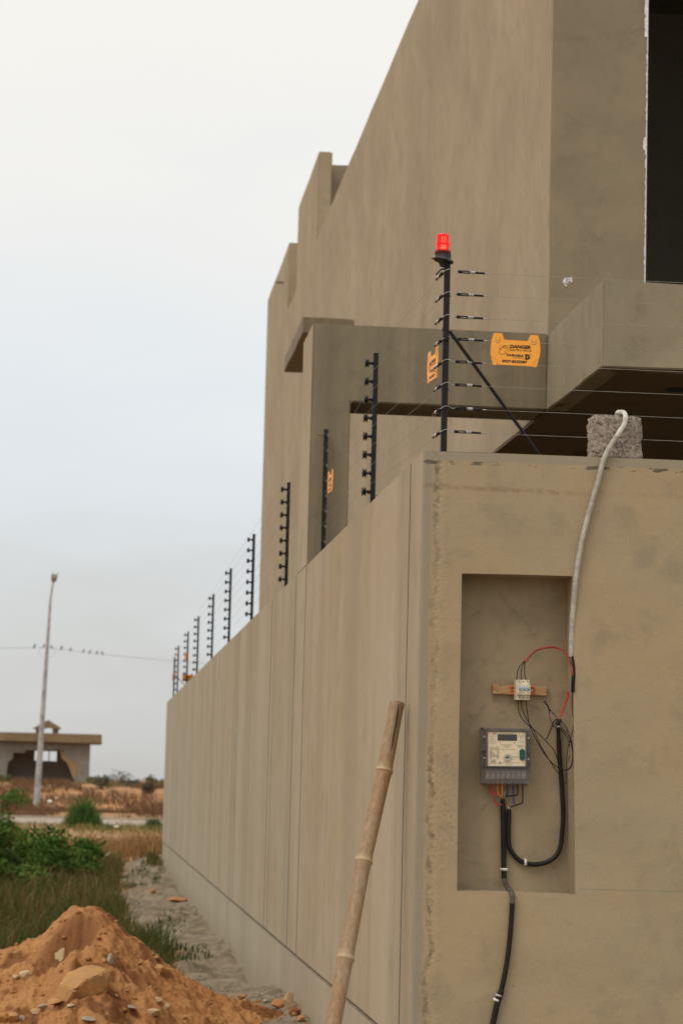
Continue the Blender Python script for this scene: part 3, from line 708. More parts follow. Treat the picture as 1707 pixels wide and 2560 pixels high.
# porch soffit, balcony
Yb2 = 13.79
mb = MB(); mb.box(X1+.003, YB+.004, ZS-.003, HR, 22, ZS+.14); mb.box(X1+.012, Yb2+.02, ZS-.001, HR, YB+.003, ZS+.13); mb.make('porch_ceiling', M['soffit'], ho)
zb4 = ZS-.006; mb = MB(); mb.prism([(X1, Yb2, zb4), (HR, Yb2, zb4), (HR, Yb2+.14, zb4), (X1+.14, Yb2+.14, zb4), (X1+.14, YB-.015, zb4), (X1, YB-.015, zb4)], (0, 0, 4.65-zb4)); mb.make('balcony', M['balc'], ho, bevel=.007, wob=.007)
mb = MB(); mb.box(HR-.2, YB, -.2, HR, 22, ZS); mb.box(X1+.25, 21.8, -.2, HR-.2, 22, ZS-.002); mb.make('porch_wall', M['hfront'], ho)
mb = MB(); mb.box(HR-.25, YB, ZS, HR, 43, ZA); mb.box(X1, 42.8, ZS, HR, 43.0, ZC-.01); mb.make('far_walls', M['house'], ho)
mb = MB(); mb.box(X1+T, YB+.23, ZA-.2, HR-.2, 42.8, ZA-.05); mb.make('roof', M['hfront'], ho)
for (px_, py_) in ((1555, 895), (990, 1135)):
    q = PY(*dsp(px_, py_), 15.0) if py_ == 895 else PY(1455, 1133, 17.5)
    d = (q-EYE); q = EYE+d*((ZS-.004-EYE.z)/d.z)
    mb = MB(); mb._lathe([(.075, 0), (.075, -.006), (.055, -.006), (.05, -.002)], q+Vector((0, 0, .004)), Vector((0, 0, 1)), 24); mb.make('ceiling_fitting', M['dark'], ho)
# stair-head block B: pier + set-back wall; block C at the far end
mb = MB(); mb.box(X1+T+.001, 33.85, ZL-.3, X1+3.4, 36.6, ZBt-.006); mb.make('roof_block', M['hfront'], ho, wob=.008)
mb = MB(); mb.box(X1+T+.002, 38.25, ZL-.3, X1+2.2, 42.8, ZC-.004); mb.make('roof_block', M['hfront'], ho, wob=.008)
# sun-shade slab on the side
mb = MB(); mb.box(X1-.41, 27.9, 7.30-.16, X1-.001, 30.65, 7.32); q1 = PX(851, 797, X1)
mb = MB(); ztp = PY(758, 792, 27.9).z; zbt = PY(758.5, 831, 27.9).z; xl = PY(758, 800, 27.9).x
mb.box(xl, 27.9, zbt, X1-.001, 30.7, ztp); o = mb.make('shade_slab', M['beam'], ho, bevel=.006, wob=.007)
# a faint vertical joint on the side wall and a small spout
mb = MB(); mb.box(X1-.12, 39.3, 9.9, X1, 39.36, 9.93); mb.make('water_spout', M['hfront'], ho)
# frame: column and beam joining the boundary wall to the house
fr = thing('entrance_frame', (X0, YB, 3.0), 'grey cement column and beam framing the side passage', 'frame')
cr_ = 1.609; BT, BB = 4.65, 4.14
xa, xb, xc, za, zb5, zc5 = X0, cr_, X1-.001, ZT+.0004, BB, BT
mb = MB(); q5 = [(xa, za), (xb, za), (xa, zb5), (xb, zb5), (xc, zb5), (xa, zc5), (xb, zc5), (xc, zc5)]
per = [0, 1, 3, 4, 7, 6, 5, 2]
mb.add([(a, YB, b_) for a, b_ in q5]+[(a, YB+.5, b_) for a, b_ in q5], [(0, 1, 3, 2), (2, 3, 6, 5), (3, 4, 7, 6), (8, 10, 11, 9), (10, 13, 14, 11), (11, 14, 15, 12)]+[(per[k], per[(k+1) % 8], per[(k+1) % 8]+8, per[k]+8) for k in range(8)])
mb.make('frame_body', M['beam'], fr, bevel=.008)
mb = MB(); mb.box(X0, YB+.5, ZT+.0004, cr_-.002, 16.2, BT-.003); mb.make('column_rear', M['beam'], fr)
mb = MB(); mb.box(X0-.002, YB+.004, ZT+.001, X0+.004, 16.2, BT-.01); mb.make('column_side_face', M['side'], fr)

# compound yard
mb = MB(); mb.box(X0+.23, Y0+.23, -.3, XR-.23, YE-.23, .12); o = mb.make('yard', M['ground']); tag(o, 'bare yard inside the compound', None, kind='structure')

# ================================================================ ELECTRIC FENCE
XP = 1.4494; YP = 10.1
ZW = [PY(*dsp(1029, yy), YP).z for yy in (621, 673, 725, 776, 828, 881, 935, 989)]
ordw = ['topmost', 'second', 'third', 'fourth', 'fifth', 'sixth', 'seventh', 'lowest']
mp_ = thing('corner_post', (XP, YP, ZT), 'black corner fence post with a diagonal brace carrying the red beacon', 'fence post')
mb = MB(); mb.box(XP-.0125, YP-.0125, ZT, XP+.0125, YP+.0125, 3.892); mb.make('post_tube', M['blackpaint'], mp_, bevel=.002)
b0 = PY(*dsp(1032, 760), YP-.02); b1 = PY(*dsp(1240, 1046), YP+.06)
mb = MB(); mb.tube([b0, b0.lerp(b1, .5), b1], .0075, 12); mb.make('brace', M['blackpaint'], mp_, smooth=True)
mb = MB(); q = PY(*dsp(1022, 762), YP-.02); mb.prism([q+Vector((-.014, 0, .016)), q+Vector((.014, 0, .004)), q+Vector((.018, 0, -.03)), q+Vector((0, 0, -.036))], (0, -.004, 0)); mb.make('brace_clamp', M['blackplastic'], mp_)
for i, z in enumerate(ZW):
    mb = MB(); zz = z-.004
    loop = [(XP-.016, YP-.016, zz-.004), (XP, YP-.018, zz+.006), (XP+.016, YP-.016, zz+.006), (XP+.03, YP-.008, zz), (XP+.046, YP, z-.002)]
    mb.tube(spline(loop, 4), .0014, 6); mb.tube([(XP-.017, YP-.016, zz-.004), (XP-.017, YP+.016, zz-.004)], .0014, 6); mb.make('tie_wire', M['steel'], mp_, smooth=True)
for dz in (.145, .33, .55):
    mb = MB(); mb.box(XP-.0140, YP-.0140, 3.89-dz, XP+.0140, YP+.0140, 3.89-dz+.006); mb.tube([(XP+.013, YP-.01, 3.89-dz), (XP+.018, YP-.012, 3.888-dz)], .0015, 6); mb.make('cable_tie', M['blackplastic'], mp_)

# tension springs
def tensioner(name, label, group, origin, rotz, tilt=0):
    t = thing(name, origin, label, 'tension spring', group); t.rotation_euler = (0, tilt, rotz)
    L_ = Vector(origin)
    def mk(b, nm, mt_, **k): 
        o = b.make(nm, mt_, None, **k); o.parent = t; return o
    b = MB(); b.lathe([(.0025, 0), (.0065, .004), (.0078, .010), (.0055, .017), (.005, .021)], (0, 0, 0), (1, 0, 0), 12); mk(b, 'knot_insulator', M['blackplastic'], smooth=True)
    b = MB(); b.box(.018, -.004, .002, .052, .004, .006); b.box(.018, -.004, -.006, .052, .004, -.002); b.box(.046, -.0035, -.0055, .054, .0035, .0055); mk(b, 'link_frame', M['blackplastic'], bevel=.0008)
    hel = [(.050+.026*k/84, .0062*math.cos(k*math.pi/6), .0062*math.sin(k*math.pi/6)) for k in range(85)]
    b = MB(); b.tube(hel, .0013, 6); b.tube([(.05, 0, 0), (.076, 0, 0)], .003, 8); mk(b, 'spring', M['steel'], smooth=True)
    b = MB(); b.lathe([(.0055, .074), (.0055, .078), (.0046, .080), (.0046, .116), (.002, .118)], (0, 0, 0), (1, 0, 0), 12); mk(b, 'rod', M['blackplastic'], smooth=True)
    b = MB(); b.tube([(.116, 0, 0), (.126, 0, 0), (.137, 0, 0)], [.0022, .0026, .0012], 8); mk(b, 'ferrule', M['steel'], smooth=True)
    return t
t0 = None
for i, z in enumerate(ZW):
    lb = ['black spring tensioner with silver tip at the top of the front fence wires', 'perforated black spring tensioner second from the top right of the post', 'black spring tensioner third from the top right of the post',
          'black spring tensioner fourth from the top, crossed by the brace end', 'black spring tensioner level with the bottom of the orange sign, behind the brace', 'black spring tensioner below the orange sign, third from the bottom',
          'black spring tensioner second from the bottom, on the dark porch', 'lowest black spring tensioner just above the front wall'][i]
    o = (XP+.0465-(0.004 if i in (1, 2, 4, 5, 7) else 0), YP, z-.002)
    if t0 is None: t0 = tensioner('spring_tensioner', lb, 'tensioners right of the corner post', o, 0, R(1.2))
    else:
        c = copy_tree(t0); c.location = o; c['label'] = lb
    # wires
for i, z in enumerate(ZW):
    mb = MB(); x_a = XP+.0465+.133; mb.tube([(x_a, YP, z-.005), (4.5, YP, z-.006), (7.5, YP, z-.006)], .0009, 5)
    tag(mb.make('fence_wire', M['wire']), ['topmost', 'second from top', 'third from top', 'fourth from top', 'fourth from bottom', 'third from bottom', 'second from bottom', 'lowest'][i]+' thin metal wire stretched above the front wall', 'wire', 'fence wires above the front wall')
ts = None
for i, z in enumerate(ZW):
    o = (XP-.017, YP+.018, z-.008); lb = ['topmost', 'second from top', 'third from top', 'fourth from top', 'fourth from bottom', 'third from bottom', 'second from bottom', 'lowest'][i]+' stubby tensioner left of the corner post pointing down the side wall'
    if ts is None: ts = tensioner('spring_tensioner', lb, 'tensioners left of the corner post', o, R(95), R(2))
    else: c = copy_tree(ts); c.location = o; c['label'] = lb
# line posts with bobbin insulators
ZPI = [3.905-.0993*k for k in range(8)]
def bobbin(b, x, y, z):
    ax = Vector((-1, 0, 0)); o = Vector((x-.0125, y, z))
    b._lathe([(.012, 0), (.011, .005), (.005, .009), (.004, .011), (.0115, .0115), (.0115, .0135), (.0045, .0145), (.0045, .018), (.011, .0185), (.011, .0205), (.005, .0215), (.005, .025), (.018, .0255), (.0245, .027), (.0245, .031), (.017, .033), (.017, .039), (.0245, .041), (.0245, .045), (.017, .0465), (.006, .048)], o, ax, 14)
YPs = [12.72, 18.44, 22.41, 26.12, 29.82, 33.91, 37.51, 41.56]
labs = ['black fence post with bobbin insulators nearest to the corner post', 'black fence post in front of the house corner, with bobbin insulators', 'first black fence post standing against the open sky, tallest there',
        'second black fence post against the sky', 'third black fence post against the sky', 'fourth black fence post against the sky', 'fifth post against the sky, between two small orange signs', 'sixth post against the sky, beside the end post']
pr = None
for i, (yy, lb) in enumerate(zip(YPs, labs)):
    if pr is None:
        pr = thing('fence_post', (XP, yy, ZT), lb, 'fence post', 'line posts on the side wall')
        mb = MB(); mb.box(XP-.0125, yy-.0125, ZT-.004, XP+.0125, yy+.0125, 3.955); mb.make('post_tube', M['blackpaint'], pr, bevel=.002)
        mb = MB(); mb.box(XP-.0135, yy-.0135, 3.950, XP+.0135, yy+.0135, 3.960); mb.make('cap', M['blackplastic'], pr, bevel=.002)
        for z in ZPI: mb = MB(); bobbin(mb, XP, yy, z); mb.make('insulator', M['blackplastic'], pr, smooth=True)
    else:
        c = copy_tree(pr); c.location = (XP, yy, ZT); c['label'] = lb
# clip on the first line post
mb = MB(); mb.tube([(XP+.01, YPs[0], 3.19), (XP+.075, YPs[0], 3.188)], .0015, 6); mb.tube(spline([(XP-.03, YPs[0]-.01, 3.2), (XP-.005, YPs[0]-.02, 3.19), (XP+.008, YPs[0]-.018, 3.13), (XP+.01, YPs[0]-.02, 3.10)]), .003, 6)
mb.make('cable_tail', M['blackplastic'], pr)
# section post (rings instead of bobbins) and end post with brace
def ring_post(yy, lb, brace=False):
    p = thing('section_post', (XP, yy, ZT), lb, 'fence post')
    mb = MB(); mb.box(XP-.0135, yy-.0135, ZT-.004, XP+.0135, yy+.0135, 3.945 if not brace else 3.86); mb.make('post_tube', M['blackpaint'], p, bevel=.002)
    for z in ZPI:
        mb = MB(); mb.tube([(XP+.010+.006*math.cos(a), yy-.018, z+.008*math.sin(a)) for a in np.linspace(0, 2*math.pi, 11)], .0013, 6); mb.make('eye_ring', M['steel'], p, smooth=True)
    if brace:
        mb = MB(); mb.tube([(XP, yy, 3.55), (XP+.5, yy, 3.07)], .0075, 8); mb.make('brace', M['blackpaint'], p)
    else:
        mb = MB(); mb.tube([(XP, yy, 3.90), (XP-.055, yy, 3.905)], .0015, 6); mb.make('wire_tail', M['blackplastic'], p)
    return p
ring_post(15.47, 'black fence post in front of the grey column, with an orange sign beside it')
ring_post(43.4, 'last black fence post at the far end of the wall, braced', True)
ends = 43.4
for i in range(8):
    pts = [(XP-.017, YP+.15, ZW[i]-.012)]
    for yy in sorted(YPs+[15.47]): 
        zz = ZPI[i]; pts.append((XP-.0125-.0535 if yy != 15.47 else XP-.014, yy, zz if yy < 43 else zz))
    pts.append((XP-.014, ends, ZPI[i]-.06))
    mb = MB(); mb.tube(pts, .0007, 5)
    tag(mb.make('fence_wire', M['wire']), ['topmost', 'second from top', 'third from top', 'fourth from top', 'fourth from bottom', 'third from bottom', 'second from bottom', 'lowest'][i]+' thin wire running along the side wall through the insulators', 'wire', 'fence wires along the side wall')

# beacon
bc = thing('beacon_light', (XP+.002, YP, 3.9), 'lit red warning beacon on top of the corner post', 'beacon')
zc = PY(*dsp(1016, 577), YP).z; bx = PY(*dsp(1016, 577), YP).x
ztop = PY(*dsp(1015, 535), YP).z
prof = []; nR = 26; z = zc+.002
prof = [(.0275, 0), (.0285, .004), (.0272, .006), (.0272, .026), (.0292, .0275), (.0292, .0305), (.0268, .032), (.0262, .066), (.0252, .0695), (.012, .0765), (.002, .079)]
mb = MB(); mb.lathe(prof, (bx, YP, z), n=32)
mb.make('lens', M['lens'], bc, smooth=True)
for a in (-.006, .002, .009):
    mb = MB(); mb.box(bx+a-.0024, YP-.020, z+.006, bx+a+.0024, YP-.018, z+.024); mb.box(bx+a-.0014, YP-.019, z+.034, bx+a+.0014, YP-.017, z+.062); mb.make('led_strip', M['led'], bc)
mb = MB(); mb.lathe([(.0335, -.014), (.035, -.012), (.035, -.001), (.031, .001)], (bx, YP, z), n=28); mb.make('collar', M['redcollar'], bc, smooth=True)
mb = MB(); mb.lathe([(.012, -.068), (.0135, -.062), (.017, -.055), (.028, -.047), (.046, -.0425), (.044, -.040), (.036, -.034), (.0335, -.026), (.0335, -.0145)], (bx+.004, YP, z), (.05, 0, 1), n=20)
for v_i in range(len(mb.v)):
    v = mb.v[v_i]; s_ = 1+.12*math.sin(7*math.atan2(v[1]-YP, v[0]-bx)+v[2]*90)*(1 if v[2] < z-.03 else .15)
    mb.v[v_i] = (bx+(v[0]-bx)*s_, YP+(v[1]-YP)*s_, v[2]+.006*((v[0]-bx)/.04 if v[2] < z-.035 else 0)*-1)
mb.make('taped_base', M['tape'], bc, smooth=True)
mb = MB(); q0 = (XP-.012, YP-.016, 3.862); mb.tube(spline([q0, (XP-.03, YP-.02, 3.855), (XP-.05, YP-.02, 3.833)]), [.0038]*16+[.003], 6); mb.make('cable_tail', M['tape'], bc)

# ---------------------------------------------------------------- warning signs
KS = .1148*10.08/FPX
def sv(x, y): return ((x-770)*KS, (650-(y-(x-770)*.0345))*KS)
OUT = [(280, 268), (450, 268), (470, 290), (510, 410), (1045, 435), (1098, 312), (1110, 303), (1265, 312), (1285, 330), (1308, 430), (1325, 520), (1335, 650), (1328, 740), (1310, 820), (1255, 1035), (1180, 1035), (1160, 1018), (350, 985), (345, 998), (270, 995), (225, 830), (210, 740), (208, 650), (213, 540), (225, 440), (245, 355), (265, 285)]
def text_mesh(s, bold=.0):
    cu = bpy.data.curves.new('txt', 'FONT'); cu.body = s; cu.size = 1; cu.offset = bold; cu.resolution_u = 3
    o = bpy.data.objects.new('txt', cu); COL.objects.link(o); bpy.context.view_layer.update()
    dg = bpy.context.evaluated_depsgraph_get(); me = bpy.data.meshes.new_from_object(o.evaluated_get(dg))
    vs = [v.co.copy() for v in me.vertices]; fs = [tuple(p.vertices) for p in me.polygons]
    bpy.data.objects.remove(o); bpy.data.curves.remove(cu); bpy.data.meshes.remove(me)
    x0 = min(v.x for v in vs); x1 = max(v.x for v in vs); y0 = min(v.y for v in vs); y1 = max(v.y for v in vs)
    return [((v.x-x0)/(x1-x0), (v.y-y0)/(y1-y0)) for v in vs], fs
TX = {}
def put_text(mb, s, l, r_, h, fn, shear=0, bold=.02):
    if (s, bold) not in TX: TX[(s, bold)] = text_mesh(s, bold)
    uv, fs = TX[(s, bold)]
    mb.add([fn(l[0]+u*(r_[0]-l[0])+shear*v, l[1]+u*(r_[1]-l[1])-v*h) for u, v in uv], fs)
def sign(label, loc, rot, group):
    t = thing('warning_sign', loc, label, 'warning sign', group); t.rotation_euler = rot
    def S(x, y, d=0.): a, b_ = sv(x, y); return (a, d, b_)
    def mk(b, nm, mt_, **k): o = b.make(nm, mt_, None, **k); o.parent = t; return o
    b = MB(); b.prism([S(x, y) for x, y in OUT], (0, .004, 0)); mk(b, 'plate', M['orange'], bevel=.0008)
    f = lambda x, y: S(x, y, -.0006)
    b = MB(); put_text(b, 'DANGER', (632, 608), (1118, 628), 82, f, 16, .055); mk(b, 'lettering', M['ink'])
    b = MB(); put_text(b, 'ELECTRIC FENCE', (632, 668), (1128, 689), 44, f, 6, .012); mk(b, 'lettering', M['ink'])
    b = MB(); put_text(b, 'DURABLE', (574, 790), (950, 808), 54, f, 0, .045); mk(b, 'lettering', M['inkblack'])
    b = MB(); put_text(b, 'Technologies', (700, 836), (952, 848), 26, f, 4, .02); mk(b, 'lettering', M['ink'])
    b = MB(); put_text(b, '0327-8222287', (470, 932), (1038, 953), 62, f, 0, .05); mk(b, 'lettering', M['inkblack'])
    b = MB()
    D_ = [(978, 742), (1040, 744), (1080, 760), (1104, 800), (1102, 832), (1080, 858), (1040, 868), (980, 865), (990, 850), (990, 760)]
    b.add([f(*p) for p in D_], [tuple(range(len(D_)))])
    for (x, y, s_) in ((1072, 738, 8), (1098, 752, 12), (1122, 738, 7), (1122, 776, 9), (1086, 730, 5)):
        b.add([f(x-s_, y), f(x, y-s_), f(x+s_, y), f(x, y+s_)], [(0, 1, 2, 3)])
    mk(b, 'emblem', M['inkblack'])
    b = MB(); bolt = [(1048, 775), (1022, 818), (1040, 818), (1030, 848), (1062, 800), (1044, 802)]
    b.add([S(x, y, -.0010) for x, y in bolt], [tuple(range(6))]); mk(b, 'emblem_bolt', M['orange'])
    b = MB(); ln = lambda pts, r_=.0004: b.tube([S(x, y, -.0004) for x, y in pts], r_*1.5, 5)
    ln([(575, 722), (565, 735), (430, 755), (388, 700), (412, 670), (420, 640), (450, 600), (490, 560), (500, 550), (508, 560), (480, 605)], .00055)
    ln([(500, 560), (522, 540), (532, 548), (500, 610)]); ln([(532, 552), (555, 545), (562, 556), (520, 615)]); ln([(562, 562), (582, 562), (588, 575), (545, 622)])
    ln([(588, 590), (600, 605), (592, 625), (560, 660), (520, 695), (550, 705), (575, 722)])
    ln([(390, 605), (430, 608)]); ln([(400, 628), (430, 630)]); ln([(596, 612), (625, 612)])
    for (x, y, s_) in ((430, 552, 13), (603, 550, 13), (605, 680, 12)): b.add([f(x-s_, y-s_), f(x+s_*.4, y-s_*.4), f(x+s_, y+s_), f(x-s_*.4, y+s_*.4)], [(0, 1, 2, 3)])
    mk(b, 'hand_symbol', M['ink'])
    b = MB()
    for ox, oy in ((367, 0), (1185, 36)):
        for a in (-47, 47): b.add([f(ox+a-5, 360+oy), f(ox+a+5, 360+oy), f(ox+a+5, 480+oy), f(ox+a-5, 480+oy)], [(0, 1, 2, 3)])
        b.add([f(ox-42, 474+oy), f(ox+42, 476+oy), f(ox+36, 492+oy), f(ox-36, 490+oy)], [(0, 1, 2, 3)])
    mk(b, 'slot', M['print'])
    b = MB()
    for ox, oy in ((367, 0), (1185, 36)): b.add([f(ox-38, 426+oy), f(ox+38, 428+oy), f(ox+38, 438+oy), f(ox-38, 436+oy)], [(0, 1, 2, 3)])
    for pts in ([(228, 800), (355, 880), (352, 975)], [(1300, 852), (1180, 912), (1182, 1020)], [(512, 414), (1043, 438)]): b.tube([S(x, y, -.0001) for x, y in pts], .0007, 5)
    mk(b, 'moulded_rib', M['orangedark'])
    b = MB()
    for x, y in ((290, 915), (1226, 955), (385, 947), (1135, 980), (375, 305), (1187, 342)):
        b._lathe([(.0012 if x in (290, 1226) else .0007, 0), (.001, .0006)], Vector(S(x, y, -.0007)), Vector((0, -1, 0)), 8)
    mk(b, 'rivet', M['inkblack']); return t
q = PY(1200+770*.1148, 800+650*.1148, 10.08)
s1 = sign('orange danger sign facing the viewer on the front fence wires', q, (0, R(.25), 0), None)
def sign_copy(lb, near, far, W=.215):
    c = copy_tree(s1); mid = (near+far)/2; d = near-far; c.location = mid; c.rotation_euler = (0, 0, math.atan2(d.y, d.x)); c['label'] = lb; return c
def edge_sign(lb, pxn, pxf, pyc, Yn, wid=.215):
    n_ = PY(pxn, pyc, Yn); Yf = Yn
    for k in range(400):
        Yf += .001; f_ = PY(pxf, pyc, Yf)
        if (Vector((n_.x, n_.y))-Vector((f_.x, f_.y))).length >= wid: break
    f_.z = n_.z
    return sign_copy(lb, n_, f_)
edge_sign('orange danger sign seen edge-on left of the corner post', 1094, 1068, 540+1410*.2551+2, 10.22, .215)
edge_sign('orange danger sign seen edge-on beside the post at the grey column', 831, 819, 1040+1035*.153, 14.9)
nn = PY(484, 1694, 41.0); ff = PY(455, 1694, 41.0); c = copy_tree(s1); c.location = (nn+ff)/2; c.rotation_euler = (0, 0, .5); c['label'] = 'small far orange danger sign low behind the wall top'
edge_sign('tiny far orange sign seen edge-on left of the fifth post against the sky', 466, 461.5, 1640, 37.2)
edge_sign('tiny far orange sign seen edge-on at the braced end post', 433, 430.5, 1692, 43.0)

# ================================================================ BLOCK, HOSE, METER, CABLES
bk_ = []
p0 = PY(1479, 1135, Y0+.02); 
bx0, bx1 = PY(1480, 1100, Y0+.02).x, PY(1604, 1100, Y0+.02).x; bz1 = PY(1540, 1037, Y0+.02).z
bm = bmesh.new(); bmesh.ops.create_cube(bm, size=1); bmesh.ops.subdivide_edges(bm, edges=bm.edges, cuts=34, use_grid_fill=True)
sx, sy, sz = bx1-bx0, .10, bz1-ZT
for v in bm.verts:
    c = v.co.copy(); 
    e = sum(1 for k in range(3) if abs(abs(c[k])-.5) < .03)
    n_ = float(fbm(c.x*9+c.z*4, c.y*9-c.z*7, 4, 5, .7)); n3 = float(vn(c.x*30+c.y*11, c.z*30-c.y*7, 8))
    p = Vector((c.x*sx, c.y*sy, c.z*sz)); k = .007*n_+.004*n3
    if e >= 2: k -= .004+.004*abs(n_)
    if c.x > .35 and c.z > .3: k -= .006*abs(n_)*2
    p += c.normalized()*k*1.3; v.co = p
me = bpy.data.meshes.new('concrete_block'); bm.to_mesh(me); bm.free(); me.materials.append(M['block']); me.shade_smooth()
o = bpy.data.objects.new('concrete_block', me); COL.objects.link(o); o.location = ((bx0+bx1)/2, Y0+.022+sy/2, ZT+sz/2-.003)
tag(o, 'rough grey-pink concrete block standing on top of the front wall', 'block')

# hose over the block and down the wall
HP = [((1540, 1062), .175), ((1543, 1034), .11), ((1550, 1031), .05), ((1558, 1031), .02), ((1563, 1040), -.006), ((1560, 1060), -.012), ((1548, 1080), -.014), ((1530, 1108), -.015), ((1509, 1148), -.015), ((1494, 1205), -.014), ((1478, 1260), -.014), ((1462, 1320), -.014),
      ((1450, 1375), -.014), ((1440, 1440), -.010), ((1434, 1505), -.002), ((1429, 1570), .004), ((1427.5, 1642), .006)]
hpts = [PY(a[0], a[1], Y0+dy) for a, dy in HP]
full = spline(hpts, 14); # resample by length
def resample(P, st):
    o = [P[0]]; acc = 0
    for i in range(1, len(P)):
        a, b_ = P[i-1], P[i]; l_ = (b_-a).length; t = st-acc
        while t <= l_: o.append(a.lerp(b_, t/l_)); t += st
        acc = (acc+l_) % st
    return o
rs = resample(full, .00135); rad = []
i_r = next(i for i, p in enumerate(rs) if p.z < PY(1540, 1090, Y0).z and i > 60)
for i, p in enumerate(rs):
    if i < i_r: rad.append(.0106+.0007*math.sin(i*.21)*math.sin(i*.05))
    else: rad.append(.0106+.0017*(1 if (i % 4) < 2 else -1))
hs = thing('conduit_hose', hpts[4], 'white corrugated conduit hose hanging from the block down to the recess', 'hose')
mb = MB(); mb.tube(rs[:i_r+1], rad[:i_r+1], 14); mb.make('taped_end', M['hose'], hs, smooth=True)
mb = MB(); mb.tube(rs[i_r:], rad[i_r:], 14); mb.make('ribbed_hose', M['hose'], hs)

c3 = crop(1100, 1400, .34); cB = crop(1200, 1580, .1658); cM = crop(1180, 1790, .1084); cC = crop(1190, 1960, .1722)
YN = Y0+dN
def cab(name, pts, r_, mat, cr__, y, label=None, cat=None, group=None, parent=None, n=8, sub=8):
    P = [PY(*cr__(a[0], a[1]), (a[2] if len(a) > 2 else y)) for a in pts]
    mb = MB(); mb.tube(spline(P, sub), r_, n); o = mb.make(name, mat, parent, smooth=True)
    if cat: tag(o, label, cat, group)
    elif label: o['label'] = label
    return o
# timber + breaker
tb = [PY(*cB(a, b_), YN-.022) for a, b_ in ((192, 795), (600, 806), (1008, 818), (1006, 958), (960, 962), (600, 950), (190, 936))]
mb = MB(); mb.prism(tb, (0, .0225, 0)); o = mb.make('timber_batten', M['wood'], bevel=.0015); tag(o, 'short rough timber batten fixed across the recess behind the breaker', 'batten')
def pl(cr__, x0, y0, x1, y1, Yf, dep, slope=.03):
    q = [PY(*cr__(x0, y0), Yf), PY(*cr__(x1, y0+(x1-x0)*slope), Yf), PY(*cr__(x1, y1+(x1-x0)*slope), Yf), PY(*cr__(x0, y1), Yf)]
    return q, (0, dep, 0)
br = thing('circuit_breaker', PY(*cB(650, 875), YN-.03), 'cream three-pole circuit breaker clipped on the timber batten', 'circuit breaker')
br.location = PY(*cB(650, 875), YN-.03)
def P_(cr__, x0, y0, x1, y1, Yf, dep, nm, mt_, par, bevel=0, slope=.01, smooth=False):
    mb = MB(); mb.prism(*pl(cr__, x0, y0, x1, y1, Yf, dep, slope)); return mb.make(nm, mt_, par, bevel=bevel, smooth=smooth)
P_(cB, 541, 722, 748, 1026, YN-.075, .05, 'housing', M['breaker'], br, .0012)
P_(cB, 568, 792, 760, 948, YN-.090, .02, 'raised_front', M['breaker'], br, .001)
P_(cB, 580, 826, 750, 852, YN-.0905, .003, 'grey_strip', simple('pale grey strip', (.36, .41, .46), .4), br)
P_(cB, 582, 852, 750, 888, YN-.0908, .003, 'toggle_slot', M['breakergrey'], br)
for x in (637, 700): P_(cB, x-12, 860, x+12, 888, YN-.0975, .008, 'toggle', M['greyplastic'], br, .0006)
for x in (603, 665, 728): P_(cB, x-12, 918, x+12, 926, YN-.0906, .002, 'mark', M['inkblack'], br)
for y in (752, 995):
    for x in (590, 652, 714):
        mb = MB(); c_ = PY(*cB(x, y+(x-652)*.01), YN-.0752); mb._lathe([(.0022, 0), (.0022, .001)], c_, Vector((0, -1, 0)), 12); mb.make('screw_hole', M['dark'], br)
for x0, x1 in ((458, 540), (756, 822)):
    mb = MB(); mb.prism(*pl(cB, x0, 820, x1, 838, YN-.030, .008, .01)); mb.prism(*pl(cB, x0, 922, x1, 940, YN-.030, .008, .01)); mb.prism(*pl(cB, (x0 if x0 < 600 else x1-14), 839, (x0+14 if x0 < 600 else x1), 921, YN-.0295, .006, .01)); mb.make('orange_bracket', M['bracket'], br, bevel=.0004)
for x, y in ((503, 880), (775, 888)):
    mb = MB(); mb._lathe([(.0048, 0), (.0048, .003), (.003, .0032), (.003, .0045)], PY(*cB(x, y), YN-.0225), Vector((0, -1, 0)), 16); mb.make('washer', M['steel'], br)
    mb = MB(); mb._lathe([(.0018, 0), (.0018, .001)], PY(*cB(x, y), YN-.0272), Vector((0, -1, 0)), 12); mb.make('screw_hole', M['dark'], br)
# red sleeve and feeders
cab('cable_sleeve', [(1392, 655, Y0-.004), (1382, 560, Y0+.0), (1352, 440, Y0+.03), (1312, 340, Y0+.06), (1240, 272, Y0+.08), (1150, 238, YN-.06), (1065, 232, YN-.06), (950, 247, YN-.06), (850, 280, YN-.06), (775, 335, YN-.06), (725, 395, YN-.06), (685, 445, YN-.06)], .0042, M['redsleeve'], cB, YN-.05,
    'red sleeved cable arching over the circuit breaker', 'cable', n=10)
cab('cable_sleeve_tape', [(708, 410), (680, 450)], .0062, M['redwire'], cB, YN-.06, 'lump of bright red tape where the sleeved cable splits', 'tape', sub=3)
fl = ['left', 'middle', 'right']
for i, pts in enumerate(([(668, 440), (610, 500), (565, 590), (552, 722)], [(672, 450), (630, 530), (618, 610), (620, 722)], [(676, 455), (668, 560), (674, 660), (690, 722)])):
    cab('feed_wire', [(a, b_, YN-.06) for a, b_ in pts], .0019, M['cable'], cB, YN-.06, fl[i]+' one of three black wires entering the top of the breaker', 'wire', 'black wires above the breaker')
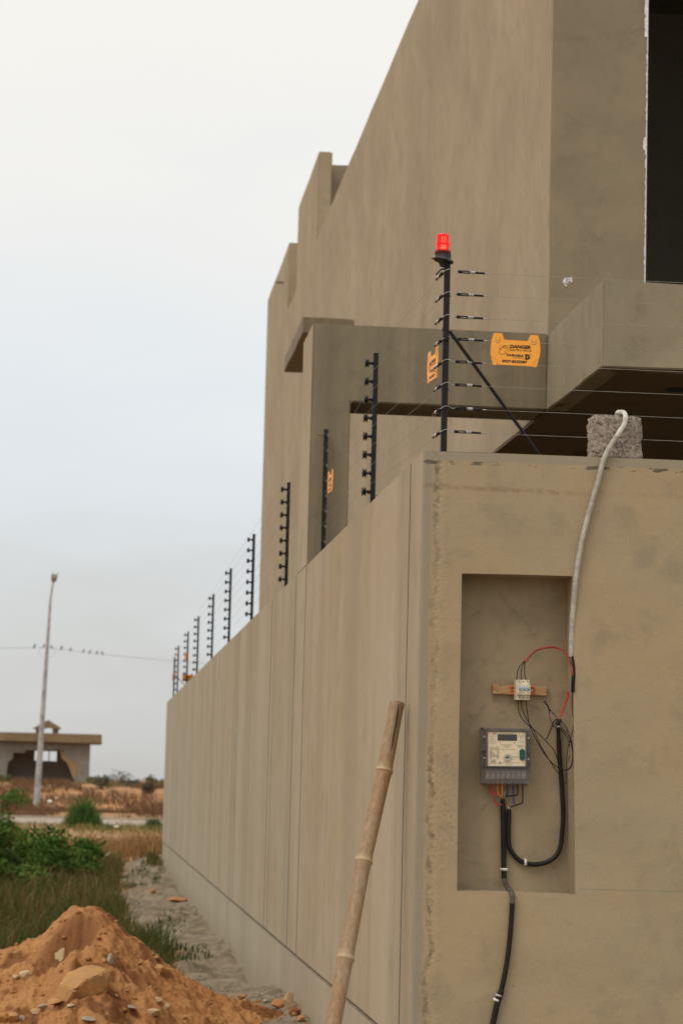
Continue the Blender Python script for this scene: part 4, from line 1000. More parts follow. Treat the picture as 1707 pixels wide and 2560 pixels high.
for i, pts in enumerate(([(570, 1028), (580, 1120), (612, 1180), (690, 1250), (770, 1325), (835, 1400), (862, 1470)], [(597, 1028), (600, 1090), (635, 1170), (690, 1260), (740, 1370), (800, 1470), (866, 1570)], [(632, 1028), (640, 1120), (662, 1230), (715, 1340), (775, 1440), (860, 1525), (930, 1545), (966, 1500), (972, 1400), (940, 1290), (880, 1235), (820, 1225)])):
    cab('load_wire', [(a, b_, YN-.05+.004*i if a < 900 else Y0+.02) for a, b_ in pts], .0019, M['cable'], c3, YN-.05, ['left black wire leaving the breaker bottom, ending behind the thick cable', 'middle black wire leaving the breaker bottom and crossing to the thick cable', 'long black wire from the breaker looping right round the thick cable'][i], 'wire', 'black wires below the breaker')
RC = [([(972, 705), (984, 780), (986, 870), (978, 975)], .0055, 'black cable emerging from the end of the white hose', Y0+.002, 'cable'),
      ([(972, 850), (966, 975)], .0034, 'short black cut cable end hanging below the red sleeve', Y0+.0, 'cable'),
      ([(978, 850), (985, 970)], .003, 'second short black cut cable end at the right reveal', Y0-.006, 'cable'),
      ([(972, 960), (972, 1100), (980, 1200), (966, 1290), (940, 1380), (928, 1500), (930, 1640), (912, 1630)], .0019, 'thin black wire hanging down the right side of the recess', Y0+.012, 'wire'),
      ([(885, 1180), (930, 1240), (958, 1310), (975, 1400), (970, 1500), (948, 1540), (905, 1545), (880, 1500)], .0019, 'thin black wire coiled right of the thick cable', Y0+.018, 'wire'),
      ([(800, 1100), (812, 1180), (840, 1225), (890, 1255), (940, 1320), (955, 1420), (940, 1480)], .0016, 'thin black wire curving in front of the thick cable top', YN-.06, 'wire'),
      ([(765, 1040), (785, 1065), (800, 1095), (812, 1112)], .004, 'black taped wire end pointing up left in the recess', YN-.05, 'wire end'),
      ([(858, 1172), (835, 1190), (815, 1240), (798, 1285), (780, 1320)], .0028, 'black taped wire end pointing down left of the thick cable', YN-.05, 'wire end')]
for pts, r_, lb, yy, ct in RC: cab('black_wire' if ct != 'cable' else 'black_cable', pts, r_, M['cable'] if ct != 'wire end' else M['tape'], c3, yy, lb, ct)
cab('blue_wire', [(808, 1100), (830, 1130), (858, 1160)], .0019, M['bluewire'], c3, YN-.05, 'short blue wire at the top of the thick cable', 'wire')
cab('red_wire_end', [(942, 968), (936, 1010), (920, 1060), (905, 1100), (888, 1150), (878, 1172)], [.0046]*16+[.0036]*16+[.0022]*9, M['redwire'], c3, Y0+.05, 'bright red taped wire end above the thick cable', 'wire end')
# thick cable loop
lp = [(1395.8, 1800), (1395, 1822), (1396, 1850), (1398, 1890), (1401, 1925), (1403.5, 1960), (1405.6, 1994), (1407.3, 2037), (1405, 2080), (1401, 2115), (1390.6, 2139), (1371, 2154.6), (1345, 2161.5), (1319, 2160.6), (1297, 2151), (1281, 2134), (1272.7, 2115), (1271.3, 2080), (1271.8, 2037), (1271.8, 2024)]
tk = thing('thick_cable', PY(*c3(870, 1180), YN-.02), 'thick black cable hanging in a U loop in the recess', 'cable')
cab('sheath', lp, [.0082]*16+[.0098]*137, M['cable'], lambda a, b_: (a, b_), YN-.018, parent=tk, n=14)
cab('collar_tape', [(852, 1222), (872, 1190), (878, 1172)], .0100, M['tape'], c3, YN-.025, parent=tk, sub=4)
vt = thing('supply_cable', PY(*c3(465, 1800), YN-.02), 'straight black supply cable running down from under the meter and out of the recess', 'cable')
cab('sheath', [(462, 1760), (463, 1900), (466, 2100), (468, 2270), (470, 2340)], [.0095]*4+[.0112]*29, M['cable'], c3, YN-.02, parent=vt, n=14)
cab('dusty_bend', [(405, 1340, YN-.02), (408, 1400, YN-.022), (436, 1480, YN-.05), (480, 1535, YN-.11), (518, 1600, YN-.162), (528, 1680, YN-.165), (524, 1740, YN-.165)], .0106, M['cabledust'], cC, YN-.1, parent=vt, n=14)
cab('lower_run', [(1280.5, 2250), (1278, 2300), (1274, 2350), (1268, 2400), (1260, 2445), (1252, 2480), (1243, 2510), (1232, 2560), (1218, 2620), (1200, 2720)], [.0106]*40+[.0125]*33, M['cable'], lambda a, b_: (a, b_), Y0-.013, parent=vt, n=14)
def clip(lb, cx_, cy_, w_, h_, y, rot=0, cr__=cC):
    c_ = PY(*cr__(cx_, cy_), y); t = thing('cable_clip', c_, lb, 'cable clip', 'white cable clips'); 
    b = MB(); k = .1722*Y0/FPX; n_ = 10
    for i in range(n_):
        a0 = math.pi*i/n_; a1 = math.pi*(i+1)/n_
        for a_, b2 in ((a0, a1),):
            x0_, x1_ = -math.cos(a_)*w_*k/2, -math.cos(b2)*w_*k/2; y0_, y1_ = -math.sin(a_)*.013, -math.sin(b2)*.013
            b.add([(x0_, y0_, -h_*k/2), (x1_, y1_, -h_*k/2), (x1_, y1_, h_*k/2), (x0_, y0_, h_*k/2)], [(0, 1, 2, 3)])
    o = b.make('band', M['clip'], None, smooth=True); o.parent = t
    sd_ = o.modifiers.new('s', 'SOLIDIFY'); sd_.thickness = .0012
    b = MB(); b._lathe([(.0022, 0), (.0022, .004), (.0012, .0045)], Vector((-w_*k/2-.001, -.003, 0)), Vector((0, -1, 0)), 10); o = b.make('nail', M['steel'], None); o.parent = t
    t.rotation_euler = (0, rot, 0); return t
clip('white clip holding the supply cable at the bottom of the recess', 405, 1245, 108, 38, YN-.018)
clip('white clip standing upright on the bottom of the U loop', 712, 1140, 105, 38, YN-.018, R(90))
clip('narrow white clip at the top of the thick U loop cable', 860, 1230, 84, 24, YN-.024, 0, c3).scale = (1.0, 1, 1.3)
clip('upper of two white clips low on the front wall cable', 0, 0, 95, 26, Y0-.014, R(18), lambda a, b_: (1246, 2490))
clip('lower of two white clips low on the front wall cable', 0, 0, 110, 34, Y0-.014, R(22), lambda a, b_: (1241, 2502))

# ---------------------------------------------------------------- meter
mt = thing('electricity_meter', PY(*cM(790, 900), YN-.04), 'three-phase electricity meter in a clear grey case', 'electricity meter')
YF = YN-.085
P_(cM, 196, 285, 1318, 1570, YN-.016, .0155, 'back_plate', M['meterback'], mt, .001)
P_(cM, 330, 330, 1250, 1190, YF+.016, .05, 'body', M['meterback'], mt, .002)
P_(cM, 362, 372, 1228, 1158, YF+.008, .0075, 'faceplate', M['faceplate'], mt, .0006)
def frame(x0, y0, x1, y1, wd, Yf, dep, nm, mt_):
    mb = MB()
    for a in ((x0, y0, x1, y0+wd), (x0, y1-wd, x1, y1), (x0, y0+wd+1, x0+wd, y1-wd-1), (x1-wd, y0+wd+1, x1, y1-wd-1)): mb.prism(*pl(cM, *a, Yf, dep, .01))
    return mb.make(nm, mt_, mt, bevel=.0006)
frame(326, 325, 1258, 1192, 26, YF-.001, .018, 'window_frame', M['clear'])
frame(340, 340, 1244, 1178, 12, YF+.004, .010, 'window_seal', M['meterback'])
# clear outer case: a hollow shell around the body, side flanges and terminal cover
mb = MB()
for a in ((222, 300, 322, 1190), (1262, 330, 1350, 1200), (322, 290, 1262, 324)): mb.prism(*pl(cM, *a, YF+.03, .04, .01))
mb.make('clear_flange', M['clear'], mt, bevel=.0015)
for a in ((222, 640, 338, 815), (1262, 670, 1362, 850)):
    P_(cM, *a, YF+.012, .05, 'side_latch', M['clear'], mt, .0015)
for x, y in ((282, 490), (285, 975), (1298, 520), (1290, 1005)):
    mb = MB(); mb._lathe([(.0052, 0), (.0052, .003), (.003, .004)], PY(*cM(x, y), YF+.030), Vector((0, -1, 0)), 16); mb.make('case_screw', M['greyplastic'], mt, smooth=True)
for x, y in ((225, 305), (240, 1510)):
    mb = MB(); mb._lathe([(.0062, 0), (.0062, .006), (.003, .007)], PY(*cM(x, y), YN-.017), Vector((0, -1, 0)), 14); mb.make('fixing_screw', M['blackplastic'], mt, smooth=True)
P_(cM, 300, 1205, 1262, 1480, YF+.040, .030, 'terminal_block', M['breakergrey'], mt, .001)
for i in range(8):
    x = 370+i*117; P_(cM, x-46, 1275, x+46, 1445, YF+.030, .012, 'terminal', M['clip'], mt, .0008)
    mb = MB()
    for yy in (1322, 1402): mb._lathe([(.0026, 0), (.0026, .002)], PY(*cM(x+6, yy), YF+.030), Vector((0, -1, 0)), 12)
    mb.make('terminal_screw', M['terminal'], mt, smooth=True)
mb = MB()
mb.prism(*pl(cM, 252, 1195, 1330, 1204, YF+.006, .06, .01)); mb.prism(*pl(cM, 300, 1556, 1268, 1574, YF+.006, .07, .01))
mb.prism(*pl(cM, 250, 1205, 300, 1555, YF+.008, .05, .01)); mb.prism(*pl(cM, 1264, 1215, 1332, 1500, YF+.008, .05, .01))
mb.prism(*pl(cM, 301, 1205, 1263, 1555, YF+.006, .0012, .01)); mb.make('terminal_cover', M['clear'], mt, bevel=.0004)
YT = YF+.0076
P_(cM, 586, 426, 1034, 572, YT-.0008, .001, 'display', M['lcd'], mt, slope=.012)
mb = MB(); mb._lathe([(.0158, 0), (.0158, .003), (.0145, .0042), (.0100, .0042), (.0095, .003)], PY(*cM(812, 962), YT), Vector((0, -1, 0)), 28); mb.make('optical_port', M['greyplastic'], mt, smooth=True)
P_(cM, 778, 945, 846, 972, YT-.0050, .002, 'port_slot', M['dark'], mt, .0004)
for y in (826, 968):
    mb = MB(); mb._lathe([(.0112, 0), (.0112, .004), (.0100, .0052)], PY(*cM(1152, y), YT), Vector((0, -1, 0)), 24); mb.make('green_button', M['green'], mt, smooth=True)
P_(cM, 1092, 826, 1212, 968, YT-.0038, .0035, 'button_surround', M['green'], mt)
for y in (826, 968): P_(cM, 1118, y-6, 1186, y+5, YT-.0056, .0008, 'button_groove', M['dark'], mt, slope=0)
for x, y in ((638, 614), (978, 624)):
    mb = MB(); mb._lathe([(.0024, 0), (.0024, .001)], PY(*cM(x, y), YT), Vector((0, -1, 0)), 12); mb.make('indicator', M['meterback'], mt)
mb = MB()
for x in (470, 508, 543): mb._lathe([(.0024, 0), (.0024, .0006)], PY(*cM(x, 403), YT), Vector((0, -1, 0)), 12)
mb.make('logo_dots', M['reddot'], mt)
# small print: rows of word-length strokes
mb = MB(); pr_ = random.Random(3)
def row(x0, x1, y, h):
    x = x0
    while x < x1:
        wdt = pr_.uniform(14, 46); xe = min(x+wdt, x1)
        q, e = pl(cM, x, y, xe, y+h, YT-.0004, .0003, .012); 
        q = [v_+Vector((0, 0, -(x-x0)*.012*.1084*10/FPX)) for v_ in q]; mb.prism(q, e); x = xe+pr_.uniform(4, 9)
for a in ((620, 960, 400, 9), (405, 540, 470, 7), (430, 500, 510, 18), (405, 540, 552, 7), (405, 545, 582, 7), (395, 555, 622, 9), (655, 920, 662, 7), (690, 885, 690, 7), (725, 850, 716, 7), (668, 985, 768, 9), (1065, 1205, 462, 7), (1090, 1170, 490, 7), (1110, 1155, 520, 8), (1085, 1180, 574, 7), (1100, 1190, 604, 7),
          (1010, 1185, 676, 9), (1040, 1165, 702, 7), (1060, 1160, 730, 9), (410, 610, 715, 9), (408, 640, 746, 10), (425, 625, 776, 12), (690, 1100, 1078, 10), (780, 945, 1116, 8), (405, 580, 1092, 10), (1012, 1060, 830, 6), (1025, 1052, 860, 6), (1012, 1062, 930, 6), (1012, 1064, 960, 8), (432, 552, 998, 6), (458, 545, 438, 6)): row(*a)
for k in range(15): row(405, 440+(k < 12)*(k*14)+10, 800+k*13, 5); row(575, 625, 800+k*13, 4)
for k in range(8): q, e = pl(cM, 435+k*14, 1025+(k % 3)*9, 443+k*14, 1075, YT-.0004, .0003, 0); mb.prism(q, e)
tri = [PY(*cM(a, b_), YT-.0004) for a, b_ in ((642, 1052), (682, 1112), (606, 1112))]; mb.prism(tri, (0, .0003, 0))
mb.make('small_print', M['print'], mt)
frame(918, 942, 992, 1000, 4, YT-.0005, .0005, 'printed_box', M['print'])
# meter tails
WZ = YF+.045
tl = [('red_wire', 'redwire', [(365, 1440), (378, 1560), (400, 1690), (430, 1765), (500, 1788), (560, 1805)], 'leftmost red wire bending right under the meter'),
      ('red_wire', 'redwire', [(475, 1440), (492, 1600), (505, 1760), (528, 1960), (565, 2040), (620, 2052), (690, 2055)], 'second red wire dropping low under the meter'),
      ('orange_wire', 'orangewire', [(580, 1440), (584, 1600), (590, 1750), (620, 1828), (695, 1872)], 'bright orange wire under the meter, left of its twin'),
      ('orange_wire', 'orangewire', [(698, 1440), (696, 1600), (692, 1750), (694, 1835)], 'straight orange wire under the meter beside its twin'),
      ('blue_wire', 'bluewire', [(815, 1480), (817, 1640), (818, 1770), (790, 1825), (745, 1860)], 'blue wire under the meter bending left into the cable'),
      ('blue_wire', 'bluewire', [(938, 1480), (944, 1650), (952, 1800), (965, 2040)], 'straight dark blue wire hanging under the meter'),
      ('black_wire', 'cable', [(1050, 1480), (1050, 1640), (1050, 1780), (1020, 1832), (900, 1848), (770, 1865)], 'black wire under the meter running left to the upper cable end'),
      ('black_wire', 'cable', [(1165, 1480), (1165, 1700), (1166, 1960), (1140, 2020), (1000, 2065), (890, 2110)], 'rightmost black wire under the meter running to the lower cable end')]
for nm, mt_, pts, lb in tl: cab(nm, pts, .0029, M[mt_], cM, WZ, lb, 'wire', 'coloured wires under the meter', n=10)
cab('red_wire', [(780, 2075), (815, 2100), (840, 2130)], .0026, M['redwire'], cM, WZ+.01, 'short red wire end entering the U loop cable', 'wire')
cab('bare_strand', [(752, 1760), (742, 1830), (738, 1870)], .0009, M['steel'], cM, WZ-.002, 'bare metal strand sticking up from the supply cable', 'wire')
cab('bare_strand', [(820, 2090), (838, 2140)], .0014, M['clip'], cM, WZ-.002, 'white strand beside the red wire end at the U loop cable', 'wire')

# ================================================================ BAMBOO POLE
bt = PY(992.5, 1757, 10.30); bb = PY(830, 2560, 9.9)
dirb = (bb-bt).normalized(); Lb = (bt.z-(-.02))/abs(dirb.z)
mid_nodes = [PY(780+505*.3571, 1720+588*.3571, 10.24), PY(780+360*.3571, 1720+1222*.3571, 10.12), PY(780+232*.3571, 1720+1905*.3571, 9.99)]
pts = []; rad = []; nd = []
seq = [bt]+mid_nodes; ext = mid_nodes[-1]+(mid_nodes[-1]-mid_nodes[-2])*1.0; seq += [ext]
dd = (seq[-1]-seq[-2]).normalized()
while seq[-1].z > .45: seq.append(seq[-1]+dd*.42)
g_ = seq[-1]+dd*((seq[-1].z+.05)/abs(dd.z)); seq.append(g_)
rbase = .0325
for i in range(len(seq)-1):
    a, b_ = seq[i], seq[i+1]; l_ = (b_-a).length
    stops = [(0, 1.13 if i else .98), (.010, 1.02), (.02, .985), (.06, .97), (l_*.5, .985), (l_-.045, .99), (l_-.022, 1.02), (l_-.010, 1.10), (l_-.004, 1.17)]
    for s_, k in stops:
        pts.append(a.lerp(b_, s_/l_)); rad.append(rbase*k*(1+.01*i)); nd.append((1. if s_ > l_-.012 else .35) if (s_ > l_-.024 or (s_ < .012 and i)) and not (i == 0 and s_ < .02) else 0.)
pts.append(seq[-1]); rad.append(rbase); nd.append(0.)
mb = MB(); nn_ = 28; mb.tube(pts, rad, nn_)
bp = thing('bamboo_pole', g_, 'thick dry bamboo pole leaning against the side wall', 'bamboo pole')
o = mb.make('culm', M['bamboo'], bp, smooth=True)
at = o.data.attributes.new('node', 'FLOAT', 'POINT'); at.data.foreach_set('value', np.repeat(np.array(nd, np.float32), nn_))
cq = crop(780, 1720, .3571); cs = []
for (x, y, wd) in ((606, 112, 3), (600, 170, 5), (590, 240, 6), (575, 320, 5), (560, 400, 4), (552, 440, 1)):
    cs.append((x, y, wd))
mb = MB()
def onp(x, y):
    q = PY(*cq(x, y), 10.2); d = (q-EYE).normalized(); a = bt; ax = (mid_nodes[0]-bt).normalized()
    # nearest cylinder hit
    w0 = EYE-a; dp = d-ax*d.dot(ax); wp = w0-ax*w0.dot(ax); A = dp.dot(dp); B = 2*dp.dot(wp); C_ = wp.dot(wp)-(rbase*1.004)**2; D_ = max(0, B*B-4*A*C_)
    return EYE+d*((-B-math.sqrt(D_))/(2*A))
for i in range(len(cs)-1):
    a, b_ = cs[i], cs[i+1]; mb.add([onp(a[0]-a[2], a[1]), onp(a[0]+a[2], a[1]), onp(b_[0]+b_[2], b_[1]), onp(b_[0]-b_[2], b_[1])], [(0, 1, 2, 3)])
mb.make('split_crack', M['dark'], bp)

# ================================================================ VEGETATION
def blades(name, x, y, h, wd, cols, label, lean=.35, cat='grass', kind='stuff', z=None, straight=False):
    n = len(x); z = terr(x, y) if z is None else z
    a = rng.uniform(0, 6.28, n); dx, dy = np.cos(a), np.sin(a); b_ = a+rng.uniform(-1.5, 1.5, n)
    lx, ly = np.cos(b_)*lean*h*rng.uniform(.2, 1.3, n), np.sin(b_)*lean*h*rng.uniform(.2, 1.3, n)
    w2 = wd/2
    v = np.zeros((n, 5, 3), np.float32)
    v[:, 0] = np.stack([x-dx*w2, y-dy*w2, z-.02], -1); v[:, 1] = np.stack([x+dx*w2, y+dy*w2, z-.02], -1)
    mx_, my_, mz_ = x+lx*.3, y+ly*.3, z+h*.6
    v[:, 2] = np.stack([mx_+dx*w2*.75, my_+dy*w2*.75, mz_], -1); v[:, 3] = np.stack([mx_-dx*w2*.75, my_-dy*w2*.75, mz_], -1)
    v[:, 4] = np.stack([x+lx, y+ly, z+h*np.sqrt(np.clip(1-lean**2*.5, .2, 1))], -1)
    i = 5*np.arange(n)[:, None]
    tris = np.concatenate([i+np.array([[0, 1, 2]]), i+np.array([[0, 2, 3]]), i+np.array([[3, 2, 4]])], 1).reshape(-1, 3).astype(np.int32)
    me = bpy.data.meshes.new(name); fast(me, v.reshape(-1, 3), tris, 3); me.materials.append(M['blade'])
    ca = me.attributes.new('col', 'FLOAT_COLOR', 'POINT')
    c = np.ones((n, 5, 4), np.float32); c[:, :, :3] = cols[:, None, :]; ca.data.foreach_set('color', c.reshape(-1))
    o = bpy.data.objects.new(name, me); COL.objects.link(o); return tag(o, label, cat, kind=kind)
def pal(n, A, x=None, y=None, sc=1.2, seed=0):
    """palette A mixed by patch noise + chance"""
    A = np.array(A, float); t = rng.random(n)
    if x is not None: t = np.clip(t*.55+.5*(fbm(x*sc, y*sc*.5, 3, seed)+.45), 0, .999)
    k = t*(len(A)-1); i = k.astype(int); f = (k-i)[:, None]
    return (A[i]*(1-f)+A[np.minimum(i+1, len(A)-1)]*f)*rng.uniform(.75, 1.25, (n, 1))
GREEN = [(.028, .068, .009), (.045, .082, .012), (.08, .092, .02), (.12, .095, .028), (.19, .125, .042)]
# main grass field left of the path
n = 60000; x = rng.uniform(-4.2, 1.0, n); y = 15.6+(46-15.6)*rng.random(n)**1.15
k = (pathmask(x, y) < .35+.3*rng.random(n)) & (heap(x, y) < terr(x, y)+.02)
x, y = x[k], y[k]; n = len(x)
edge = np.clip(1-pathmask(x, y)*2, .25, 1)
h = (rng.uniform(.16, .42, n)+.10*fbm(x, y*.6, 3, 33))*edge
blades('grass', x, y, h, rng.uniform(.006, .014, n), pal(n, GREEN, x, y, .9, 12), 'tall green and straw coloured grass behind the sand heap', lean=.5)
# straw stalks
n = 2200; x = rng.uniform(-4, .5, n); y = rng.uniform(17, 44, n); blades('dry_grass', x, y, rng.uniform(.35, .62, n), rng.uniform(.005, .009, n), pal(n, [(.22, .13, .05), (.28, .18, .08)]), 'straw coloured seed stalks standing in the green grass', lean=.8)
# sparse tufts on the path edge
n = 5000; x = rng.uniform(.1, 1.15, n); y = rng.uniform(17.5, 45, n); k = (fbm(x*2.2, y*.9, 3, 91) > .24) & (pathmask(x, y) > .2); x, y = x[k], y[k]; n = len(x)
blades('grass', x, y, rng.uniform(.03, .10, n), rng.uniform(.008, .016, n), pal(n, GREEN[:4]), 'short green tufts creeping onto the grey path', lean=.9)
n = 420; x = 1.29-np.abs(rng.normal(0, .12, n)); y = rng.normal(43.6, 1.0, n); blades('grass', x, y, rng.uniform(.04, .18, n), rng.uniform(.01, .018, n), pal(n, GREEN[1:5]), 'green tuft at the far foot of the wall', lean=.7)
# brown grass beyond the wall end
n = 13000; x = rng.uniform(-3, 9, n); y = rng.uniform(47.0, 56, n); k = fbm(x*.6, y*.3, 3, 14) > -.12-.3*(x > .9); x, y = x[k], y[k]; n = len(x)
blades('dry_grass', x, y, rng.uniform(.18, .55, n), rng.uniform(.01, .022, n), pal(n, [(.20, .10, .038), (.27, .145, .055), (.33, .19, .075), (.17, .12, .04)], x, y, .6, 2), 'rust brown dry grass beyond the end of the wall', lean=.5)
n = 5000; x = rng.uniform(-4, 12, n); y = rng.uniform(66, 86, n); k = fbm(x*.4, y*.2, 3, 15) > .12; x, y = x[k], y[k]; n = len(x)
blades('dry_grass', x, y, rng.uniform(.1, .35, n), rng.uniform(.02, .035, n), pal(n, [(.25, .16, .05), (.16, .17, .05), (.34, .22, .09)]), 'sparse dry weeds in front of the road', lean=.6)
# bank growth
n = 36000; x = rng.uniform(-16, 14, n); y = rng.uniform(98, 127, n); k = (fbm(x*.35, y*.16, 4, 44, .6) > .06-.22*(y > 105)*(y < 118)*(x > .3)+.1*(y > 118)); x, y = x[k], y[k]; n = len(x)
blades('weeds', x, y, rng.uniform(.12, .5, n), rng.uniform(.025, .06, n), pal(n, [(.12, .06, .03), (.18, .09, .045), (.20, .115, .055), (.12, .10, .04)], x, y, .5, 6), 'brown dead weeds covering the earth bank', lean=.6)
n = 14000; x = rng.uniform(-20, 20, n); y = rng.uniform(124, 142, n); blades('weeds', x, y, rng.uniform(.06, .26, n)*(1+.8*fbm(x*.5, y*.2, 2, 9))*np.where(x > .9, 1.7, .8), rng.uniform(.03, .06, n), pal(n, [(.20, .19, .075), (.27, .21, .09), (.13, .14, .06)], x, y, .4, 7), 'olive weeds along the crest of the earth bank', lean=.5)

def leafbush(name, cx_, cy_, base, rx, ry, h_, nleaf, size, palette, label, group, nclump=12, cat='bush', stems=5, up=0.):
    t = thing(name, (cx_, cy_, base), label, cat, group)
    cl = []
    for k in range(nclump):
        a = rng.uniform(0, 6.28); r_ = math.sqrt(rng.random()); zz = rng.uniform(.12, .86)
        sh = math.sqrt(max(.05, 1-(zz-.25)**2*1.1)); cl.append((math.cos(a)*r_*rx*sh*.8, math.sin(a)*r_*ry*sh*.8, zz*h_, rng.uniform(.16, .34)*h_*(1 if h_ < rx*2 else .8)))
    cl = np.array(cl); ci = rng.integers(0, nclump, nleaf); d = rng.normal(0, 1, (nleaf, 3)); d /= np.linalg.norm(d, axis=1)[:, None]
    rr = cl[ci, 3]*(rng.random(nleaf)**.35); P0 = cl[ci, :3]+d*rr[:, None]*np.array([1.15, 1.15, .9]); P0[:, 2] = np.abs(P0[:, 2])
    a = rng.normal(0, 1, (nleaf, 3)); a[:, 2] += up; a /= np.linalg.norm(a, axis=1)[:, None]; b_ = np.cross(a, rng.normal(0, 1, (nleaf, 3))); b_ /= np.linalg.norm(b_, axis=1)[:, None]+1e-6
    s_ = size*rng.uniform(.6, 1.3, (nleaf, 1)); 
    v = np.stack([P0-a*s_, P0+b_*s_*.42, P0+a*s_, P0-b_*s_*.42], 1).astype(np.float32).reshape(-1, 3)
    f = np.arange(4*nleaf, dtype=np.int32).reshape(-1, 4); me = bpy.data.meshes.new('foliage'); fast(me, v, f, 4); me.materials.append(M['leaf'])
    ca = me.attributes.new('col', 'FLOAT_COLOR', 'POINT'); cc = np.ones((nleaf, 4, 4), np.float32)
    A = np.array(palette); pi_ = (rng.integers(0, len(A), nclump)[ci]*.6+rng.integers(0, len(A), nleaf)*.4).round().astype(int)
    cc[:, :, :3] = (A[pi_]*rng.uniform(.7, 1.3, (nleaf, 1)))[:, None, :]; ca.data.foreach_set('color', cc.reshape(-1))
    o = bpy.data.objects.new('foliage', me); COL.objects.link(o); o.parent = t
    b = MB()
    for k in range(min(stems, nclump)):
        e = cl[k]; b.tube([(0, 0, -.05), (e[0]*.4, e[1]*.4, e[2]*.5), (e[0], e[1], e[2])], [.012*h_+.006, .008*h_+.004, .003], 5)
    o = b.make('stem', M['bark'], None); o.parent = t; return t
BG = [(.03, .08, .010), (.05, .12, .015), (.085, .155, .022), (.13, .19, .034), (.06, .10, .02)]
bu = [(-1.75, 37, 1.0, 1.22, 'tall dark green bush at the left edge of the picture'), (-1.05, 39.5, 1.0, .88, 'bright green bush second from the left, in front of the pole foot'), (-2.4, 40, 1.1, 1.3, 'green bush behind the left edge bush'),
      (-.6, 37.2, 1.0, .66, 'low spreading bush in the middle of the green row'), (-.3, 41, .9, .70, 'low bright green bush towards the right end of the row'), (-1.0, 34.8, .9, .50, 'low leafy bush in front of the row, nearest the grass'), (.0, 38.8, .6, .44, 'smallest bush at the right end of the green row near the path'), (-1.7, 34.4, .9, .68, 'dark leafy bush low at the left edge before the grass')]
for (a, b_, r_, h_, lb) in bu: leafbush('bush', a, b_, float(terr(a, b_))-.03, r_*.85, r_*.85, h_, 4200, .046, BG, lb, 'green bushes left of the path', nclump=26)
leafbush('bush', -3.3, 38, 0, 1, 1, 1.3, 2200, .055, BG, 'green bush just outside the left edge', 'green bushes left of the path')
# sprays of the climbing bush tips
def tuft(px, pyb, Y, h_, wd, npl, lb, cols, grp=None):
    q = PY(px, pyb, Y); t = thing('grass_tuft', (q.x, q.y, float(terr(q.x, q.y))), lb, 'grass tuft', grp)
    x = rng.normal(q.x, wd*.33, npl); y = rng.normal(q.y, wd*.33, npl); hh = h_*rng.uniform(.45, 1.05, npl)*np.exp(-((x-q.x)/(wd*.75))**2)
    o = blades('blades', x, y, hh, rng.uniform(.02, .035, npl), pal(npl, cols), None, lean=.45, cat=None, kind=None)
    for k in ('kind', 'category', 'label'):
        if k in o: del o[k]
    o.parent = t; o.matrix_parent_inverse = Matrix.Identity(4); o.location = -t.location; return t
tuft(207, 2060, 82, 1.2, .85, 1100, 'tall bright green reed tuft in front of the road', [(.045, .11, .02), (.07, .15, .03), (.10, .16, .04)], 'green tufts by the road')
tuft(385, 2062, 82, .45, .55, 900, 'low green tuft by the road next to the wall end', [(.06, .10, .03), (.09, .13, .04)], 'green tufts by the road')
tuft(270, 2066, 80, .22, .8, 500, 'flat green weeds right of the tall reed tuft', [(.06, .12, .03), (.10, .15, .04)], 'green tufts by the road')
DK = [(.095, .075, .05), (.13, .10, .06), (.075, .08, .055)]; OL = [(.14, .14, .055), (.18, .17, .07), (.10, .11, .05)]
def bs(px, Y, wm, h_, pal_, lb, n_=700, sz=.06, grp='shrubs on the earth bank', cat='shrub'):
    q = PY(px, 1950, Y); z = float(terr(q.x, Y)); leafbush('shrub', q.x, Y, z-.03, wm*.5, wm*.5, h_, n_, sz, pal_, lb, grp, nclump=22, cat=cat, up=.8)
bs(303, 131, 1.3, .95, DK, 'dark brown shrub, tallest on the bank crest'); bs(338, 131, .8, .55, [(.085, .10, .07), (.11, .125, .08)], 'grey green low shrub right of the dark crest shrub')
bs(258, 129, 1.0, .52, OL, 'olive shrub left of the dark crest shrub'); bs(255, 121, .95, .8, [(.10, .105, .075), (.14, .13, .085)], 'grey green shrub growing on the face of the bank')
bs(374, 134, .7, .62, OL, 'olive shrub on the crest near the wall end'); bs(398, 134, .8, .45, OL, 'low olive shrub on the crest touching the wall end'); bs(10, 128, 1.1, .5, [(.07, .12, .03), (.10, .15, .04)], 'green shrub on the bank at the left edge')
bs(232, 134, .8, .65, OL, 'olive shrub beside the ruin corner'); bs(48, 112, 1.2, 1.1, BG[:3], 'green creeping shrub on the bank left of the street lamp'); bs(25, 104, 1.4, .9, BG[:4], 'green shrub at the foot of the bank by the left edge')
bs(372, 119, .8, .55, DK, 'dark dead shrub on the face of the bank near the wall end')

# ================================================================ FAR OBJECTS
# street lamp
YL = 108.
lt = PY(*dsp(116, 1375), YL); lbp = PY(*dsp(84.5, 1838), YL); gz = float(terr(lbp.x, YL)); ax = (lt-lbp).normalized(); foot = lbp-ax*((lbp.z-gz+.1)/ax.z)
sl = thing('street_lamp', foot, 'tall tapered grey street lamp pole leaning slightly right', 'street lamp')
mb = MB(); mb.tube([foot, foot.lerp(lt, .5), lt], [.155, .105, .052], 8); mb.make('pole', M['pole'], sl)
hd = PY(*dsp(122, 1336), YL)
mb = MB(); mb.tube([lt, lt.lerp(hd, .5), hd], .042, 8); mb.make('arm', M['pole'], sl)
mb = MB(); k = .95; mb.prism([hd+Vector((a*k, -.1, b_*k)) for a, b_ in ((-.05, -.02), (.09, -.02), (.17, .12), (.19, .34), (-.10, .34), (-.09, .1))], (0, .28, 0)); mb.make('lamp_head', simple('lamp head', (.14, .12, .09), .5), sl, bevel=.02)
